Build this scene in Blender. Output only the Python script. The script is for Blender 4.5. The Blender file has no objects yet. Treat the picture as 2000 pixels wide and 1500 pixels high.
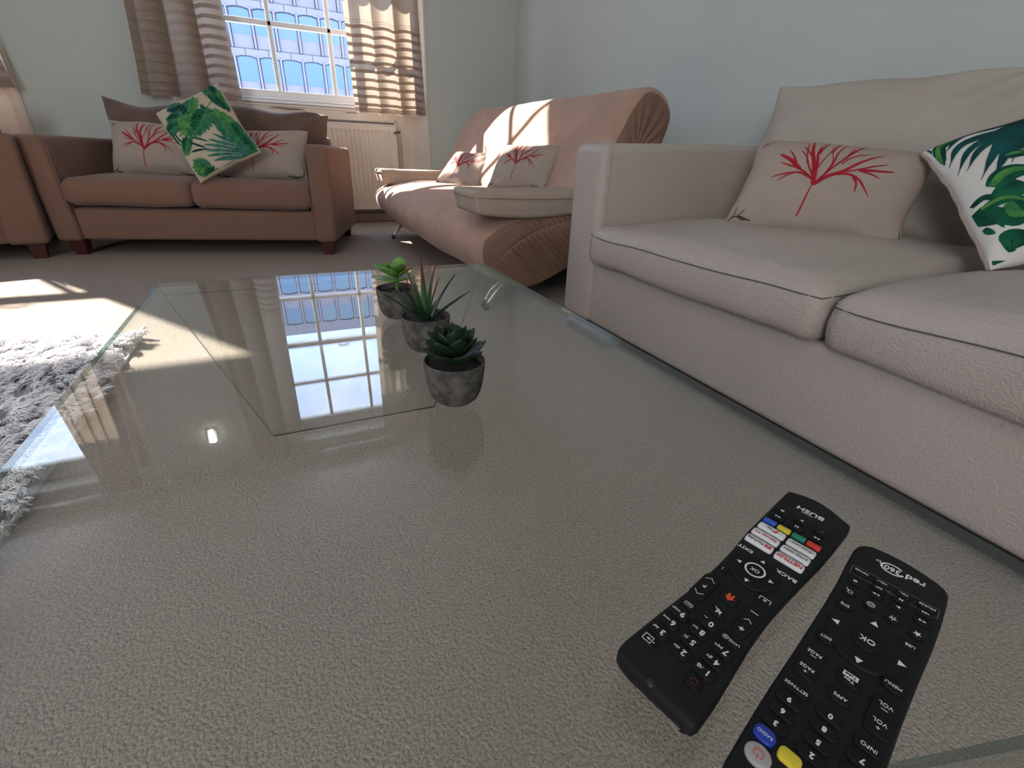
import bpy, bmesh, math, random
import numpy as np
from mathutils import Vector, Matrix, noise
random.seed(4); rng = np.random.default_rng(4)
PI = math.pi
S = bpy.context.scene
COL = S.collection

# ------------------------------------------------------------------ camera
cd = bpy.data.cameras.new('camera'); cam = bpy.data.objects.new('camera', cd); COL.objects.link(cam)
cd.sensor_width = 36.0; cd.lens = 904.0 / 2000 * 36; cd.clip_start = .01; cd.clip_end = 400
CR = ((0.90712, -0.41963, 0.03223), (-0.16067, -0.41607, -0.89503), (0.38899, 0.80672, -0.44484))  # right, down, forward
m = Matrix.Identity(4)
for i in range(3):
    m[i][0] = CR[0][i]; m[i][1] = -CR[1][i]; m[i][2] = -CR[2][i]
m[2][3] = .6
cam.matrix_world = m
S.camera = cam
# ------------------------------------------------------------------ colour management
S.view_settings.view_transform = 'Standard'; S.view_settings.look = 'None'
S.view_settings.gamma = 1; S.view_settings.use_curve_mapping = False
S.view_settings.exposure = 0.0
S.cycles.max_bounces = 8; S.cycles.diffuse_bounces = 4; S.cycles.glossy_bounces = 4
S.cycles.transparent_max_bounces = 16; S.cycles.sample_clamp_indirect = 6
S.cycles.use_denoising = True
# ------------------------------------------------------------------ world: blue sky with bright cloud
W = bpy.data.worlds.new('sky'); S.world = W; W.use_nodes = True
nt = W.node_tree; nt.nodes.clear()
out = nt.nodes.new('ShaderNodeOutputWorld'); bg = nt.nodes.new('ShaderNodeBackground')
tc = nt.nodes.new('ShaderNodeTexCoord'); sep = nt.nodes.new('ShaderNodeSeparateXYZ')
nt.links.new(tc.outputs['Generated'], sep.inputs[0])
gr = nt.nodes.new('ShaderNodeValToRGB'); nt.links.new(sep.outputs['Z'], gr.inputs[0])
gr.color_ramp.elements[0].position = 0.0; gr.color_ramp.elements[0].color = (.55, .72, 1, 1)
gr.color_ramp.elements[1].position = 0.8; gr.color_ramp.elements[1].color = (.12, .30, .85, 1)
nz = nt.nodes.new('ShaderNodeTexNoise'); nz.inputs['Scale'].default_value = 2.6; nz.inputs['Detail'].default_value = 6
nt.links.new(tc.outputs['Generated'], nz.inputs['Vector'])
cr = nt.nodes.new('ShaderNodeValToRGB'); nt.links.new(nz.outputs['Fac'], cr.inputs[0])
cr.color_ramp.elements[0].position = .42; cr.color_ramp.elements[1].position = .62
mx = nt.nodes.new('ShaderNodeMix'); mx.data_type = 'RGBA'
nt.links.new(cr.outputs['Color'], mx.inputs[0]); nt.links.new(gr.outputs['Color'], mx.inputs[6])
mx.inputs[7].default_value = (.86, .92, 1, 1)
nt.links.new(mx.outputs[2], bg.inputs['Color']); bg.inputs['Strength'].default_value = 6.5
nt.links.new(bg.outputs[0], out.inputs['Surface'])
# ------------------------------------------------------------------ sun and lamps
def lamp(name, typ, loc, energy, color=(1, 1, 1), size=1.0, size_y=None, to=None):
    l = bpy.data.lights.new(name, typ); l.energy = energy; l.color = color
    if typ == 'AREA':
        l.size = size
        if size_y: l.shape = 'RECTANGLE'; l.size_y = size_y
    o = bpy.data.objects.new(name, l); COL.objects.link(o); o.location = loc
    if to is not None: o.rotation_euler = (Vector(to)).to_track_quat('-Z', 'Y').to_euler()
    return o
sun = lamp('sun', 'SUN', (-8, 14, 9), 27.0, (1, .93, .82), to=(.514, -.857, -.735)); sun.data.angle = .012
for nm, x in (('window_portal', .34), ('window_portal', -2.35)):
    p = lamp(nm, 'AREA', (x, 4.72, 1.85), 1, size=1.4, size_y=1.9, to=(0, -1, 0)); p.data.cycles.is_portal = True
rear_fill = lamp('rear_fill_light', 'AREA', (-2.2, -2.9, 1.6), 150, (.95, .97, 1), 2.4, 1.9, to=(0.75, 1, .05))  # soft fill added behind the camera to brighten the room
ceiling_fill = lamp('ceiling_fill_light', 'AREA', (-1.0, 0.2, 2.90), 12, (1, .97, .93), 1.2, 1.2, to=(0, 0, -1))  # soft fill added overhead, no such lamp known

# ------------------------------------------------------------------ materials
def mat(name, col, rough=.6, metal=0, spec=.5, noise_scale=None, col2=None, bump=0, bump_scale=200, detail=3, sheen=0, coords='Object', nfac=(.35, .65), bump_dist=.002, voronoi=False, stretch=None):
    M = bpy.data.materials.new(name); M.use_nodes = True; t = M.node_tree; b = t.nodes['Principled BSDF']
    b.inputs['Base Color'].default_value = (*col, 1); b.inputs['Roughness'].default_value = rough
    b.inputs['Metallic'].default_value = metal; b.inputs['Specular IOR Level'].default_value = spec
    if sheen: b.inputs['Sheen Weight'].default_value = sheen; b.inputs['Sheen Roughness'].default_value = .5
    c = t.nodes.new('ShaderNodeTexCoord')
    vec = c.outputs[coords]
    if stretch:
        mp = t.nodes.new('ShaderNodeMapping'); mp.inputs['Scale'].default_value = stretch
        t.links.new(vec, mp.inputs[0]); vec = mp.outputs[0]
    if noise_scale:
        n = t.nodes.new('ShaderNodeTexNoise'); n.inputs['Scale'].default_value = noise_scale; n.inputs['Detail'].default_value = detail
        t.links.new(vec, n.inputs['Vector'])
        r = t.nodes.new('ShaderNodeMapRange'); r.inputs[1].default_value = nfac[0]; r.inputs[2].default_value = nfac[1]
        t.links.new(n.outputs['Fac'], r.inputs[0])
        x = t.nodes.new('ShaderNodeMix'); x.data_type = 'RGBA'; x.inputs[6].default_value = (*col, 1)
        x.inputs[7].default_value = (*(col2 or [k * .8 for k in col]), 1)
        t.links.new(r.outputs[0], x.inputs[0]); t.links.new(x.outputs[2], b.inputs['Base Color'])
    if bump:
        if voronoi:
            n = t.nodes.new('ShaderNodeTexVoronoi'); n.inputs['Scale'].default_value = bump_scale; src = n.outputs['Distance']
        else:
            n = t.nodes.new('ShaderNodeTexNoise'); n.inputs['Scale'].default_value = bump_scale; n.inputs['Detail'].default_value = 3; src = n.outputs['Fac']
        t.links.new(vec, n.inputs['Vector'])
        k = t.nodes.new('ShaderNodeBump'); k.inputs['Strength'].default_value = bump; k.inputs['Distance'].default_value = bump_dist
        t.links.new(src, k.inputs['Height']); t.links.new(k.outputs[0], b.inputs['Normal'])
    return M
def glass_mat(name, tint, gloss=(1, 1, 1), f0=.045):
    M = bpy.data.materials.new(name); M.use_nodes = True; t = M.node_tree; t.nodes.clear()
    o = t.nodes.new('ShaderNodeOutputMaterial'); tr = t.nodes.new('ShaderNodeBsdfTransparent'); tr.inputs[0].default_value = (*tint, 1)
    g = t.nodes.new('ShaderNodeBsdfGlossy'); g.inputs['Roughness'].default_value = 0.0; g.inputs[0].default_value = (*gloss, 1)
    ge = t.nodes.new('ShaderNodeNewGeometry'); d = t.nodes.new('ShaderNodeVectorMath'); d.operation = 'DOT_PRODUCT'
    t.links.new(ge.outputs['Normal'], d.inputs[0]); t.links.new(ge.outputs['Incoming'], d.inputs[1])
    def mth(op, a, b_):
        n = t.nodes.new('ShaderNodeMath'); n.operation = op
        for i, v in enumerate((a, b_)):
            if v is None: continue
            if isinstance(v, (int, float)): n.inputs[i].default_value = v
            else: t.links.new(v, n.inputs[i])
        return n.outputs[0]
    a = mth('ABSOLUTE', d.outputs['Value'], None); s = mth('SUBTRACT', 1.0, a); p = mth('POWER', s, 5.0)
    f = mth('ADD', mth('MULTIPLY', p, 1 - f0), f0)
    mi = t.nodes.new('ShaderNodeMixShader'); t.links.new(f, mi.inputs[0]); t.links.new(tr.outputs[0], mi.inputs[1]); t.links.new(g.outputs[0], mi.inputs[2])
    t.links.new(mi.outputs[0], o.inputs[0])
    return M

M = {}
M['wall'] = mat('sage_paint', (.53, .565, .53), .7, noise_scale=1.6, col2=(.50, .535, .51), bump=.06, bump_scale=90)
M['ceiling'] = mat('ceiling_white', (.75, .75, .73), .8, bump=.03, bump_scale=40)
M['trim'] = mat('cream_gloss', (.70, .64, .57), .4, noise_scale=6, col2=(.64, .58, .51), bump=.05, bump_scale=30)
M['frame'] = mat('window_white', (.86, .85, .84), .35, bump=.04, bump_scale=30)
M['radiator'] = mat('radiator_enamel', (.70, .64, .57), .35, bump=.02, bump_scale=20)
M['valve'] = mat('dark_valve', (.12, .08, .06), .5, bump=.02)
M['peel'] = mat('bare_wood_crack', (.22, .12, .08), .8, bump=.1)
M['carpet'] = mat('beige_carpet', (.44, .375, .325), .95, spec=.1, noise_scale=230, col2=(.30, .255, .22), detail=5, bump=1, bump_scale=230, bump_dist=.008, nfac=(.36, .64))
M['rug_back'] = mat('rug_backing', (.55, .53, .54), .9, bump=.3, bump_scale=60)
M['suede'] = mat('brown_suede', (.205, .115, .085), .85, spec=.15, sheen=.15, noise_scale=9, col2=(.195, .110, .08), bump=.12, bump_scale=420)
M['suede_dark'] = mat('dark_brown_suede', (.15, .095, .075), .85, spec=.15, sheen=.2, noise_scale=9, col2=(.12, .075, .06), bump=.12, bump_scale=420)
M['redwood'] = mat('red_brown_wood', (.07, .014, .010), .35, noise_scale=14, col2=(.05, .010, .008), bump=.05, stretch=(1, 1, 6))
M['leather'] = mat('cream_leather', (.42, .365, .33), .5, spec=.35, noise_scale=5, col2=(.40, .345, .31), bump=.7, bump_scale=230, voronoi=True, bump_dist=.0016)
M['leather_s'] = mat('cream_leather_smooth', (.42, .365, .33), .5, spec=.35, noise_scale=5, col2=(.40, .345, .31), bump=.5, bump_scale=200, voronoi=True, bump_dist=.002)
M['stitch'] = mat('dark_stitching', (.10, .085, .075), .8, bump=.1)
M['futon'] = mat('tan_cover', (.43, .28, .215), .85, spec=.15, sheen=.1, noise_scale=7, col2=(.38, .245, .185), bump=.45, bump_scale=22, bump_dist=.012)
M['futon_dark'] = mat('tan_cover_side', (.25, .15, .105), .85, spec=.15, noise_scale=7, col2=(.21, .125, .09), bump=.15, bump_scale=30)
M['futon_pad'] = mat('tan_pad', (.40, .32, .265), .8, spec=.15, noise_scale=8, col2=(.37, .29, .24), bump=.15, bump_scale=400)
M['chrome'] = mat('chrome', (.8, .8, .8), .12, metal=1, bump=.01)
M['black_foot'] = mat('black_rubber', (.01, .01, .01), .5, bump=.02)
M['linen'] = mat('oatmeal_linen', (.38, .31, .265), .9, spec=.1, noise_scale=6, col2=(.345, .28, .24), bump=.25, bump_scale=500)
M['cream_pillow'] = mat('cream_back_cushion', (.41, .37, .325), .85, spec=.15, noise_scale=5, col2=(.385, .345, .30), bump=.15, bump_scale=240)
M['red_print'] = mat('crimson_print', (.36, .022, .035), .85, spec=.1, noise_scale=60, col2=(.30, .016, .026), bump=.05)
M['brown_print'] = mat('dark_brown_print', (.07, .05, .045), .85, spec=.1, bump=.05)
M['ivory'] = mat('ivory_cotton', (.66, .64, .60), .85, spec=.1, noise_scale=8, col2=(.62, .60, .57), bump=.1, bump_scale=500)
M['ivory_warm'] = mat('warm_ivory_cotton', (.50, .43, .33), .85, spec=.1, noise_scale=8, col2=(.46, .39, .30), bump=.1, bump_scale=500)
M['leaf_teal'] = mat('print_teal', (.010, .085, .085), .85, spec=.1, noise_scale=16, col2=(.010, .04, .04), bump=.03)
M['leaf_green'] = mat('print_green', (.012, .12, .06), .85, spec=.1, noise_scale=22, col2=(.006, .045, .028), bump=.03)
M['leaf_light'] = mat('print_light_green', (.10, .30, .08), .85, spec=.1, noise_scale=30, col2=(.03, .15, .05), bump=.03)
M['leaf_mid'] = mat('print_mid_green', (.05, .21, .10), .85, spec=.1, noise_scale=45, col2=(.016, .10, .065), bump=.03)
M['leaf_fan'] = mat('print_sea_green', (.07, .21, .16), .85, spec=.1, noise_scale=45, col2=(.016, .10, .085), bump=.03)
M['concrete'] = mat('grey_cement', (.115, .105, .097), .85, spec=.15, noise_scale=90, col2=(.05, .046, .042), detail=6, bump=.3, bump_scale=300)
M['soil'] = mat('dark_soil', (.012, .010, .009), .95, noise_scale=200, col2=(.03, .025, .02), bump=.8, bump_scale=300)
M['succ_bright'] = mat('bright_green_leaf', (.15, .30, .045), .5, noise_scale=60, col2=(.06, .16, .03), bump=.03)
M['succ_dark'] = mat('dark_green_leaf', (.012, .036, .013), .5, spec=.3, noise_scale=70, col2=(.007, .02, .009), bump=.03)
M['glass'] = glass_mat('table_glass', (.965, .975, .965))
M['glass_edge'] = glass_mat('table_glass_edge', (.24, .36, .32), (.75, .85, .8), .10)
M['pane'] = glass_mat('window_pane', (.97, .98, .985), (1, 1, 1), .03)
M['plastic'] = mat('black_remote_plastic', (.008, .0085, .009), .6, spec=.2, bump=.08, bump_scale=1500, bump_dist=.0003)
M['button'] = mat('black_rubber_button', (.0055, .0055, .006), .6, spec=.2, bump=.03, bump_scale=900, bump_dist=.0002)
M['white_key'] = mat('white_key', (.62, .62, .63), .5, bump=.02)
M['white_ink'] = mat('white_ink', (.66, .68, .68), .6, bump=.01)
M['grey_ink'] = mat('grey_ink', (.12, .15, .15), .6, bump=.01)
M['red_ink'] = mat('red_ink', (.55, .02, .03), .6, bump=.01)
M['dim_red'] = mat('dim_red_ink', (.12, .012, .012), .6, bump=.01)
M['black_ink'] = mat('black_ink', (.02, .02, .02), .6, bump=.01)
M['orange'] = mat('orange_red_ink', (.62, .06, .02), .6, bump=.01)
for k, c in dict(blue=(.015, .09, .45), yellow=(.62, .50, .03), green=(.01, .20, .12), red=(.55, .03, .02), radio=(.01, .035, .33), grey=(.33, .31, .31)).items():
    M['key_' + k] = mat(k + '_key', c, .45, bump=.02)
M['facade'] = mat('pale_facade', (.155, .15, .185), .8, noise_scale=.4, col2=(.14, .138, .178), bump=.02, bump_scale=5)
M['facade_dark'] = mat('facade_dark_line', (.06, .075, .13), .8, bump=.02, bump_scale=5)
fw = bpy.data.materials.new('facade_window'); fw.use_nodes = True; t = fw.node_tree; b = t.nodes['Principled BSDF']
b.inputs['Base Color'].default_value = (.10, .24, .50, 1); b.inputs['Roughness'].default_value = .08; b.inputs['Metallic'].default_value = .75
b.inputs['Specular IOR Level'].default_value = 1; b.inputs['Base Color'].default_value = (.07, .125, .20, 1); M['fwin'] = fw

# aloe leaf: green below, red at the tip
al = bpy.data.materials.new('aloe_leaf'); al.use_nodes = True; t = al.node_tree; b = t.nodes['Principled BSDF']; b.inputs['Roughness'].default_value = .4
tcn = t.nodes.new('ShaderNodeTexCoord'); sp = t.nodes.new('ShaderNodeSeparateXYZ'); rp = t.nodes.new('ShaderNodeValToRGB')
t.links.new(tcn.outputs['Generated'], sp.inputs[0]); t.links.new(sp.outputs['Y'], rp.inputs[0]); t.links.new(rp.outputs[0], b.inputs['Base Color'])
rp.color_ramp.elements[0].position = .5; rp.color_ramp.elements[0].color = (.035, .11, .03, 1)
rp.color_ramp.elements[1].position = .95; rp.color_ramp.elements[1].color = (.16, .016, .014, 1)
M['aloe'] = al
ad = mat('aloe_dark_leaf', (.016, .045, .024), .4, noise_scale=40, col2=(.010, .028, .016), bump=.03); M['aloe_dark'] = ad

# curtain linen: cloth lets light through, tucked bands (folded three times) let less through
cl = bpy.data.materials.new('curtain_linen'); cl.use_nodes = True; t = cl.node_tree; t.nodes.clear()
o_ = t.nodes.new('ShaderNodeOutputMaterial'); df = t.nodes.new('ShaderNodeBsdfDiffuse'); tl = t.nodes.new('ShaderNodeBsdfTranslucent'); ms = t.nodes.new('ShaderNodeMixShader')
at = t.nodes.new('ShaderNodeAttribute'); at.attribute_name = 'tuck'
tcn = t.nodes.new('ShaderNodeTexCoord'); nn = t.nodes.new('ShaderNodeTexNoise'); nn.inputs['Scale'].default_value = 120; nn.inputs['Detail'].default_value = 4
mp = t.nodes.new('ShaderNodeMapping'); mp.inputs['Scale'].default_value = (1, 1, 3); t.links.new(tcn.outputs['Object'], mp.inputs[0]); t.links.new(mp.outputs[0], nn.inputs['Vector'])
cm = t.nodes.new('ShaderNodeMix'); cm.data_type = 'RGBA'; cm.inputs[6].default_value = (.40, .325, .275, 1); cm.inputs[7].default_value = (.34, .27, .22, 1)
t.links.new(nn.outputs['Fac'], cm.inputs[0]); t.links.new(cm.outputs[2], df.inputs[0])
tm = t.nodes.new('ShaderNodeMix'); tm.data_type = 'RGBA'; tm.inputs[6].default_value = (.46, .37, .29, 1); tm.inputs[7].default_value = (.13, .08, .055, 1)
t.links.new(at.outputs['Fac'], tm.inputs[0]); t.links.new(tm.outputs[2], tl.inputs[0])
ms.inputs[0].default_value = .30; t.links.new(df.outputs[0], ms.inputs[1]); t.links.new(tl.outputs[0], ms.inputs[2]); t.links.new(ms.outputs[0], o_.inputs[0])
bp = t.nodes.new('ShaderNodeBump'); bp.inputs['Strength'].default_value = .3; bp.inputs['Distance'].default_value = .002; t.links.new(nn.outputs['Fac'], bp.inputs['Height'])
t.links.new(bp.outputs[0], df.inputs['Normal'])
M['curtain'] = cl
M['thread'] = mat('brown_thread', (.20, .09, .06), .9, bump=.02)
# pile of the rug
M['pile'] = mat('rug_pile', (.90, .88, .90), .9, spec=.1, noise_scale=9, col2=(.74, .73, .77), nfac=(.4, .6), bump=.01)

# ------------------------------------------------------------------ helpers
def link(name, me, mats=None, parent=None, loc=None, rot=None, smooth=True):
    if mats is not None:
        for k in (mats if isinstance(mats, (list, tuple)) else [mats]): me.materials.append(M[k] if isinstance(k, str) else k)
    if smooth is True:
        me.polygons.foreach_set('use_smooth', [True] * len(me.polygons))
    o = bpy.data.objects.new(name, me); COL.objects.link(o)
    if parent is not None: o.parent = parent
    if loc is not None: o.location = loc
    if rot is not None: o.rotation_euler = rot
    return o
def pyd(name, v, f, mats=None, parent=None, smooth=True, **k):
    me = bpy.data.meshes.new(name); me.from_pydata([tuple(map(float, p)) for p in v], [], f); me.update()
    return link(name, me, mats, parent, smooth=smooth, **k)
def thing(name, label, cat, loc=(0, 0, 0), rotz=0, group=None, mw=None):
    o = bpy.data.objects.new(name, None); COL.objects.link(o); o.empty_display_size = .1
    if mw is not None: o.matrix_world = mw
    else: o.location = loc; o.rotation_euler = (0, 0, rotz)
    o['label'] = label; o['category'] = cat
    if group: o['group'] = group
    return o
def struct(o): o['kind'] = 'structure'; return o
def bm_obj(name, bm, mats=None, parent=None, smooth=True, **k):
    me = bpy.data.meshes.new(name); bm.to_mesh(me); bm.free()
    return link(name, me, mats, parent, smooth=smooth, **k)
def bm_box(bm, x0, x1, y0, y1, z0, z1, bev=0, seg=2):
    r = bmesh.ops.create_cube(bm, size=1)
    vs = r['verts']
    for v in vs: v.co = Vector(((x0 + x1) / 2 + v.co.x * (x1 - x0), (y0 + y1) / 2 + v.co.y * (y1 - y0), (z0 + z1) / 2 + v.co.z * (z1 - z0)))
    if bev:
        es = list({e for v in vs for e in v.link_edges})
        bmesh.ops.bevel(bm, geom=es, offset=bev, segments=seg, profile=.5, affect='EDGES')
def box(name, x0, x1, y0, y1, z0, z1, mats, parent=None, bev=0, seg=2, **k):
    bm = bmesh.new(); bm_box(bm, x0, x1, y0, y1, z0, z1, bev, seg)
    return bm_obj(name, bm, mats, parent, smooth=bev > 0, **k)
def autosmooth(o, ang=.6):
    me = o.data
    me.polygons.foreach_set('use_smooth', [True] * len(me.polygons))
    bm = bmesh.new(); bm.from_mesh(me)
    for e in bm.edges:
        e.smooth = not (len(e.link_faces) == 2 and e.calc_face_angle(0) > ang)
    bm.to_mesh(me); bm.free(); return o
def tube(name, pts, r, mats, parent=None, n=6, closed=False, obj=True):
    P = [Vector(p) for p in pts]; v = []; f = []
    for i, p in enumerate(P):
        a = P[max(i - 1, 0)] if not closed else P[i - 1]; b_ = P[min(i + 1, len(P) - 1)] if not closed else P[(i + 1) % len(P)]
        d = (b_ - a).normalized(); u = d.orthogonal() if i == 0 else (u - d * u.dot(d)); u.normalize(); w = d.cross(u)
        rr = r[i] if isinstance(r, (list, tuple)) else r
        for k in range(n):
            an = 2 * PI * k / n; v.append(p + (u * math.cos(an) + w * math.sin(an)) * rr)
    L = len(P)
    for i in range(L if closed else L - 1):
        for k in range(n):
            a = i * n + k; b_ = i * n + (k + 1) % n; j = (i + 1) % L
            f.append((a, b_, j * n + (k + 1) % n, j * n + k))
    if not closed: f.append(tuple(range(n - 1, -1, -1))); f.append(tuple(range((L - 1) * n, L * n)))
    if not obj: return v, f
    return pyd(name, v, f, mats, parent)
def lathe(name, prof, mats, parent=None, n=40, **k):
    v = []; f = []
    for r, z in prof:
        for i in range(n): a = 2 * PI * i / n; v.append((r * math.cos(a), r * math.sin(a), z))
    for j in range(len(prof) - 1):
        for i in range(n): v0 = j * n + i; v1 = j * n + (i + 1) % n; f.append((v0, v1, v1 + n, v0 + n))
    if prof[0][0] < 1e-4 or True:
        f.append(tuple(range(n - 1, -1, -1))); f.append(tuple(range((len(prof) - 1) * n, len(prof) * n)))
    return pyd(name, v, f, mats, parent, **k)
def bez(pts, n=14):
    """smooth curve through control points (Bezier of their degree blended with Catmull-Rom)"""
    P = [Vector((*p, 0)) if len(p) == 2 else Vector(p) for p in pts]
    Q = [P[0] * 2 - P[1]] + P + [P[-1] * 2 - P[-2]]; o = []; segs = len(P) - 1
    for i in range(n + 1):
        t_ = i / n * segs; k = min(int(t_), segs - 1); s = t_ - k
        a, b_, c, d = Q[k:k + 4]
        o.append(.5 * ((2 * b_) + (c - a) * s + (2 * a - 5 * b_ + 4 * c - d) * s * s + (3 * b_ - a - 3 * c + d) * s ** 3))
    return o
# ---- pillow: a stuffed case with pointed corners; its surface function also carries the printed motifs
def pillow_fn(w, h, T, seed, pinch=.05, wr=.004, sharp=.45, curl=0, sag=0, corner=0):
    def fn(u, v, side=1, off=0):
        au, av = min(abs(u), 1), min(abs(v), 1)
        x = w / 2 * u * (1 - pinch * (1 - av ** 2) * au); y = h / 2 * v * (1 - pinch * (1 - au ** 2) * av)
        e = max((1 - au ** 2.6) * (1 - av ** 2.6), 0) ** sharp
        n = noise.noise(Vector((u * 1.7 + seed, v * 1.7, seed))) + .5 * noise.noise(Vector((u * 4.1 + seed, v * 4.1, seed * 2)))
        # creases running in from the corners and edges
        c = math.sin(14 * math.atan2(v + 1.25, u + 1.2) + seed) * math.exp(-2.2 * math.hypot(u + 1, v + 1)) + math.sin(14 * math.atan2(v - 1.25, u - 1.2) + seed) * math.exp(-2.2 * math.hypot(u - 1, v - 1)) + math.sin(12 * math.atan2(v + 1.25, -u + 1.2)) * math.exp(-2.2 * math.hypot(u - 1, v + 1))
        z = T / 2 * e + (wr * n + wr * 1.2 * c) * min(e * 1.5, 1)
        z = z * side + off * side
        z += curl * (au * au * av * av)
        if v > 0: y -= (sag * (1 - au ** 2) * (1 + .6 * math.sin(u * 5 + seed)) - corner * au ** 4) * v
        y += .006 * noise.noise(Vector((u * 2, v * 2 + 7, seed))) ; x += .006 * noise.noise(Vector((u * 2 + 9, v * 2, seed)))
        return (x, y, z)
    return fn
def pillow(fn, name, mats, parent, n=34):
    v = []; f = []
    g = [math.sin(PI / 2 * (-1 + 2 * i / n)) for i in range(n + 1)]
    idx = {}
    for s in (1, -1):
        for j in range(n + 1):
            for i in range(n + 1):
                edge = i in (0, n) or j in (0, n)
                if s == -1 and edge: idx[(s, i, j)] = idx[(1, i, j)]; continue
                idx[(s, i, j)] = len(v); v.append(fn(g[i], g[j], s))
    for j in range(n):
        for i in range(n):
            q = [idx[(1, i, j)], idx[(1, i + 1, j)], idx[(1, i + 1, j + 1)], idx[(1, i, j + 1)]]; f.append(q)
            q = [idx[(-1, i, j)], idx[(-1, i, j + 1)], idx[(-1, i + 1, j + 1)], idx[(-1, i + 1, j)]]; f.append(q)
    o = pyd(name, v, f, mats, parent)
    return o
def ribbons(fn, items, w, h, name, mats, parent, off=.0008, prof=None, n=12, kx=1, ky=1):
    V = []; F = []
    lim = .975
    for pts, wd in items:
        c = bez(pts, n)
        for i, p in enumerate(c):
            a = c[max(i - 1, 0)]; b_ = c[min(i + 1, len(c) - 1)]; d = Vector(((b_.x - a.x) * w / 2, (b_.y - a.y) * h / 2)); 
            if d.length < 1e-9: d = Vector((1, 0))
            d.normalize(); nn_ = Vector((-d.y, d.x)); t_ = i / n
            ww = wd / 2 * (prof(t_) if prof else (.35 + .65 * math.sin(PI * min(t_ * .55 + .35, 1)) if t_ < .9 else .8 * (1 - t_) * 10 * .6 + .15))
            for s in (-1, -.33, .33, 1):
                u = p.x * kx + nn_.x * ww * s / (w / 2); v_ = p.y * ky + nn_.y * ww * s / (h / 2)
                u = max(-lim, min(lim, u)); v_ = max(-lim, min(lim, v_))
                V.append(fn(u, v_, 1, off))
        b0 = len(V) - 4 * len(c)
        for i in range(n):
            for k in range(3):
                q = b0 + i * 4 + k; F.append((q, q + 1, q + 5, q + 4))
    return pyd(name, V, F, mats, parent)
def basis(c, X, Y):
    X = Vector(X).normalized(); Y = Vector(Y); Y = (Y - X * Y.dot(X)).normalized(); N = X.cross(Y)
    mm = Matrix.Identity(4)
    for i in range(3): mm[i][0] = X[i]; mm[i][1] = Y[i]; mm[i][2] = N[i]; mm[i][3] = c[i]
    return mm
# ---- seat cushion: rounded slab with a crown and a sewn top seam
def slab(name, x0, x1, y0, y1, z0, z1, mats, parent, r=.03, crown=.03, n=26, belly=.008, seam=None, seed=1, wr=.003, droop=0):
    v = []; f = []; idx = {}
    cx, cy = (x0 + x1) / 2, (y0 + y1) / 2; hx, hy = (x1 - x0) / 2, (y1 - y0) / 2; hz = (z1 - z0) / 2; cz = (z0 + z1) / 2
    def put(u, w_, t_):  # cube coords -> rounded
        px, py, pz = u * hx, w_ * hy, t_ * hz
        ix, iy, iz = max(-hx + r, min(hx - r, px)), max(-hy + r, min(hy - r, py)), max(-hz + r, min(hz - r, pz))
        d = Vector((px - ix, py - iy, pz - iz))
        if d.length > 1e-9: d = d.normalized() * r
        p = Vector((ix, iy, iz)) + d
        cu = max(0, 1 - u * u) * max(0, 1 - w_ * w_)
        if t_ > 0: p.z += crown * cu ** .5 * t_
        if abs(t_) < 1: p.x += belly * u * (1 - t_ * t_) * (abs(u) == 1); p.y += belly * w_ * (1 - t_ * t_) * (abs(w_) == 1)
        q = Vector((u * 2 + seed, w_ * 2, t_ + seed * 3)); p.z += wr * noise.noise(q) * 2; p += Vector((p.x, p.y, p.z)) * 0
        p.z -= droop * max(0, w_ - .5) * 0
        return (cx + p.x, cy + p.y, cz + p.z)
    m_ = 8
    def face(fix, val, na, nb):
        for j in range(nb + 1):
            for i in range(na + 1):
                a = -1 + 2 * i / na; b_ = -1 + 2 * j / nb
                c = {'x': (val, a, b_), 'y': (a, val, b_), 'z': (a, b_, val)}[fix]
                k = tuple(round(q, 4) for q in c)
                if k not in idx: idx[k] = len(v); v.append(put(*c))
        for j in range(nb):
            for i in range(na):
                q = []
                for di, dj in ((0, 0), (1, 0), (1, 1), (0, 1)):
                    a = -1 + 2 * (i + di) / na; b_ = -1 + 2 * (j + dj) / nb
                    c = {'x': (val, a, b_), 'y': (a, val, b_), 'z': (a, b_, val)}[fix]; q.append(idx[tuple(round(s_, 4) for s_ in c)])
                if (val < 0) ^ (fix == 'y'): q.reverse()
                f.append(q)
    for s_ in (-1, 1): face('x', s_, n, m_); face('y', s_, n, m_); face('z', s_, n, n)
    o = pyd(name, v, f, mats, parent)
    if seam:
        pts = []
        tz = .55
        for (a0, b0), (a1, b1) in (((-1, -1), (1, -1)), ((1, -1), (1, 1)), ((1, 1), (-1, 1)), ((-1, 1), (-1, -1))):
            for i in range(20): s_ = i / 20; p_ = put(a0 + (a1 - a0) * s_, b0 + (b1 - b0) * s_, tz); pts.append((p_[0] + (.0012 if p_[0] > cx else -.0012), p_[1] + (.0012 if p_[1] > cy else -.0012), p_[2]))
        tube('seam', pts, seam, 'stitch' if seam < .0025 else mats, o, n=5, closed=True)
    return o
_tx = {}
def text(body, size, loc, mat_, parent, sx=1.0, name='lettering', bold=0, rot=0):
    key = (body, round(size, 5), bold)
    if key not in _tx:
        c = bpy.data.curves.new('lettering', 'FONT'); c.body = body; c.size = size; c.align_x = 'CENTER'; c.align_y = 'CENTER'; c.extrude = .00008; c.offset = bold
        c.resolution_u = 3
        o = bpy.data.objects.new('t', c)
        _tx[key] = bpy.data.meshes.new_from_object(o); bpy.data.objects.remove(o); bpy.data.curves.remove(c)
    me = _tx[key].copy()
    o = link(name, me, mat_, parent, smooth=False); o.location = loc; o.scale = (sx, 1, 1); o.rotation_euler = (0, 0, rot)
    return o
M['foot_grey'] = mat('grey_block_foot', (.13, .125, .12), .6, noise_scale=20, bump=.03)
M['underside'] = mat('black_shade_filler', (.02, .02, .02), .9, bump=.05)  # near-black filler that deepens the shade under the seats
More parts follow.
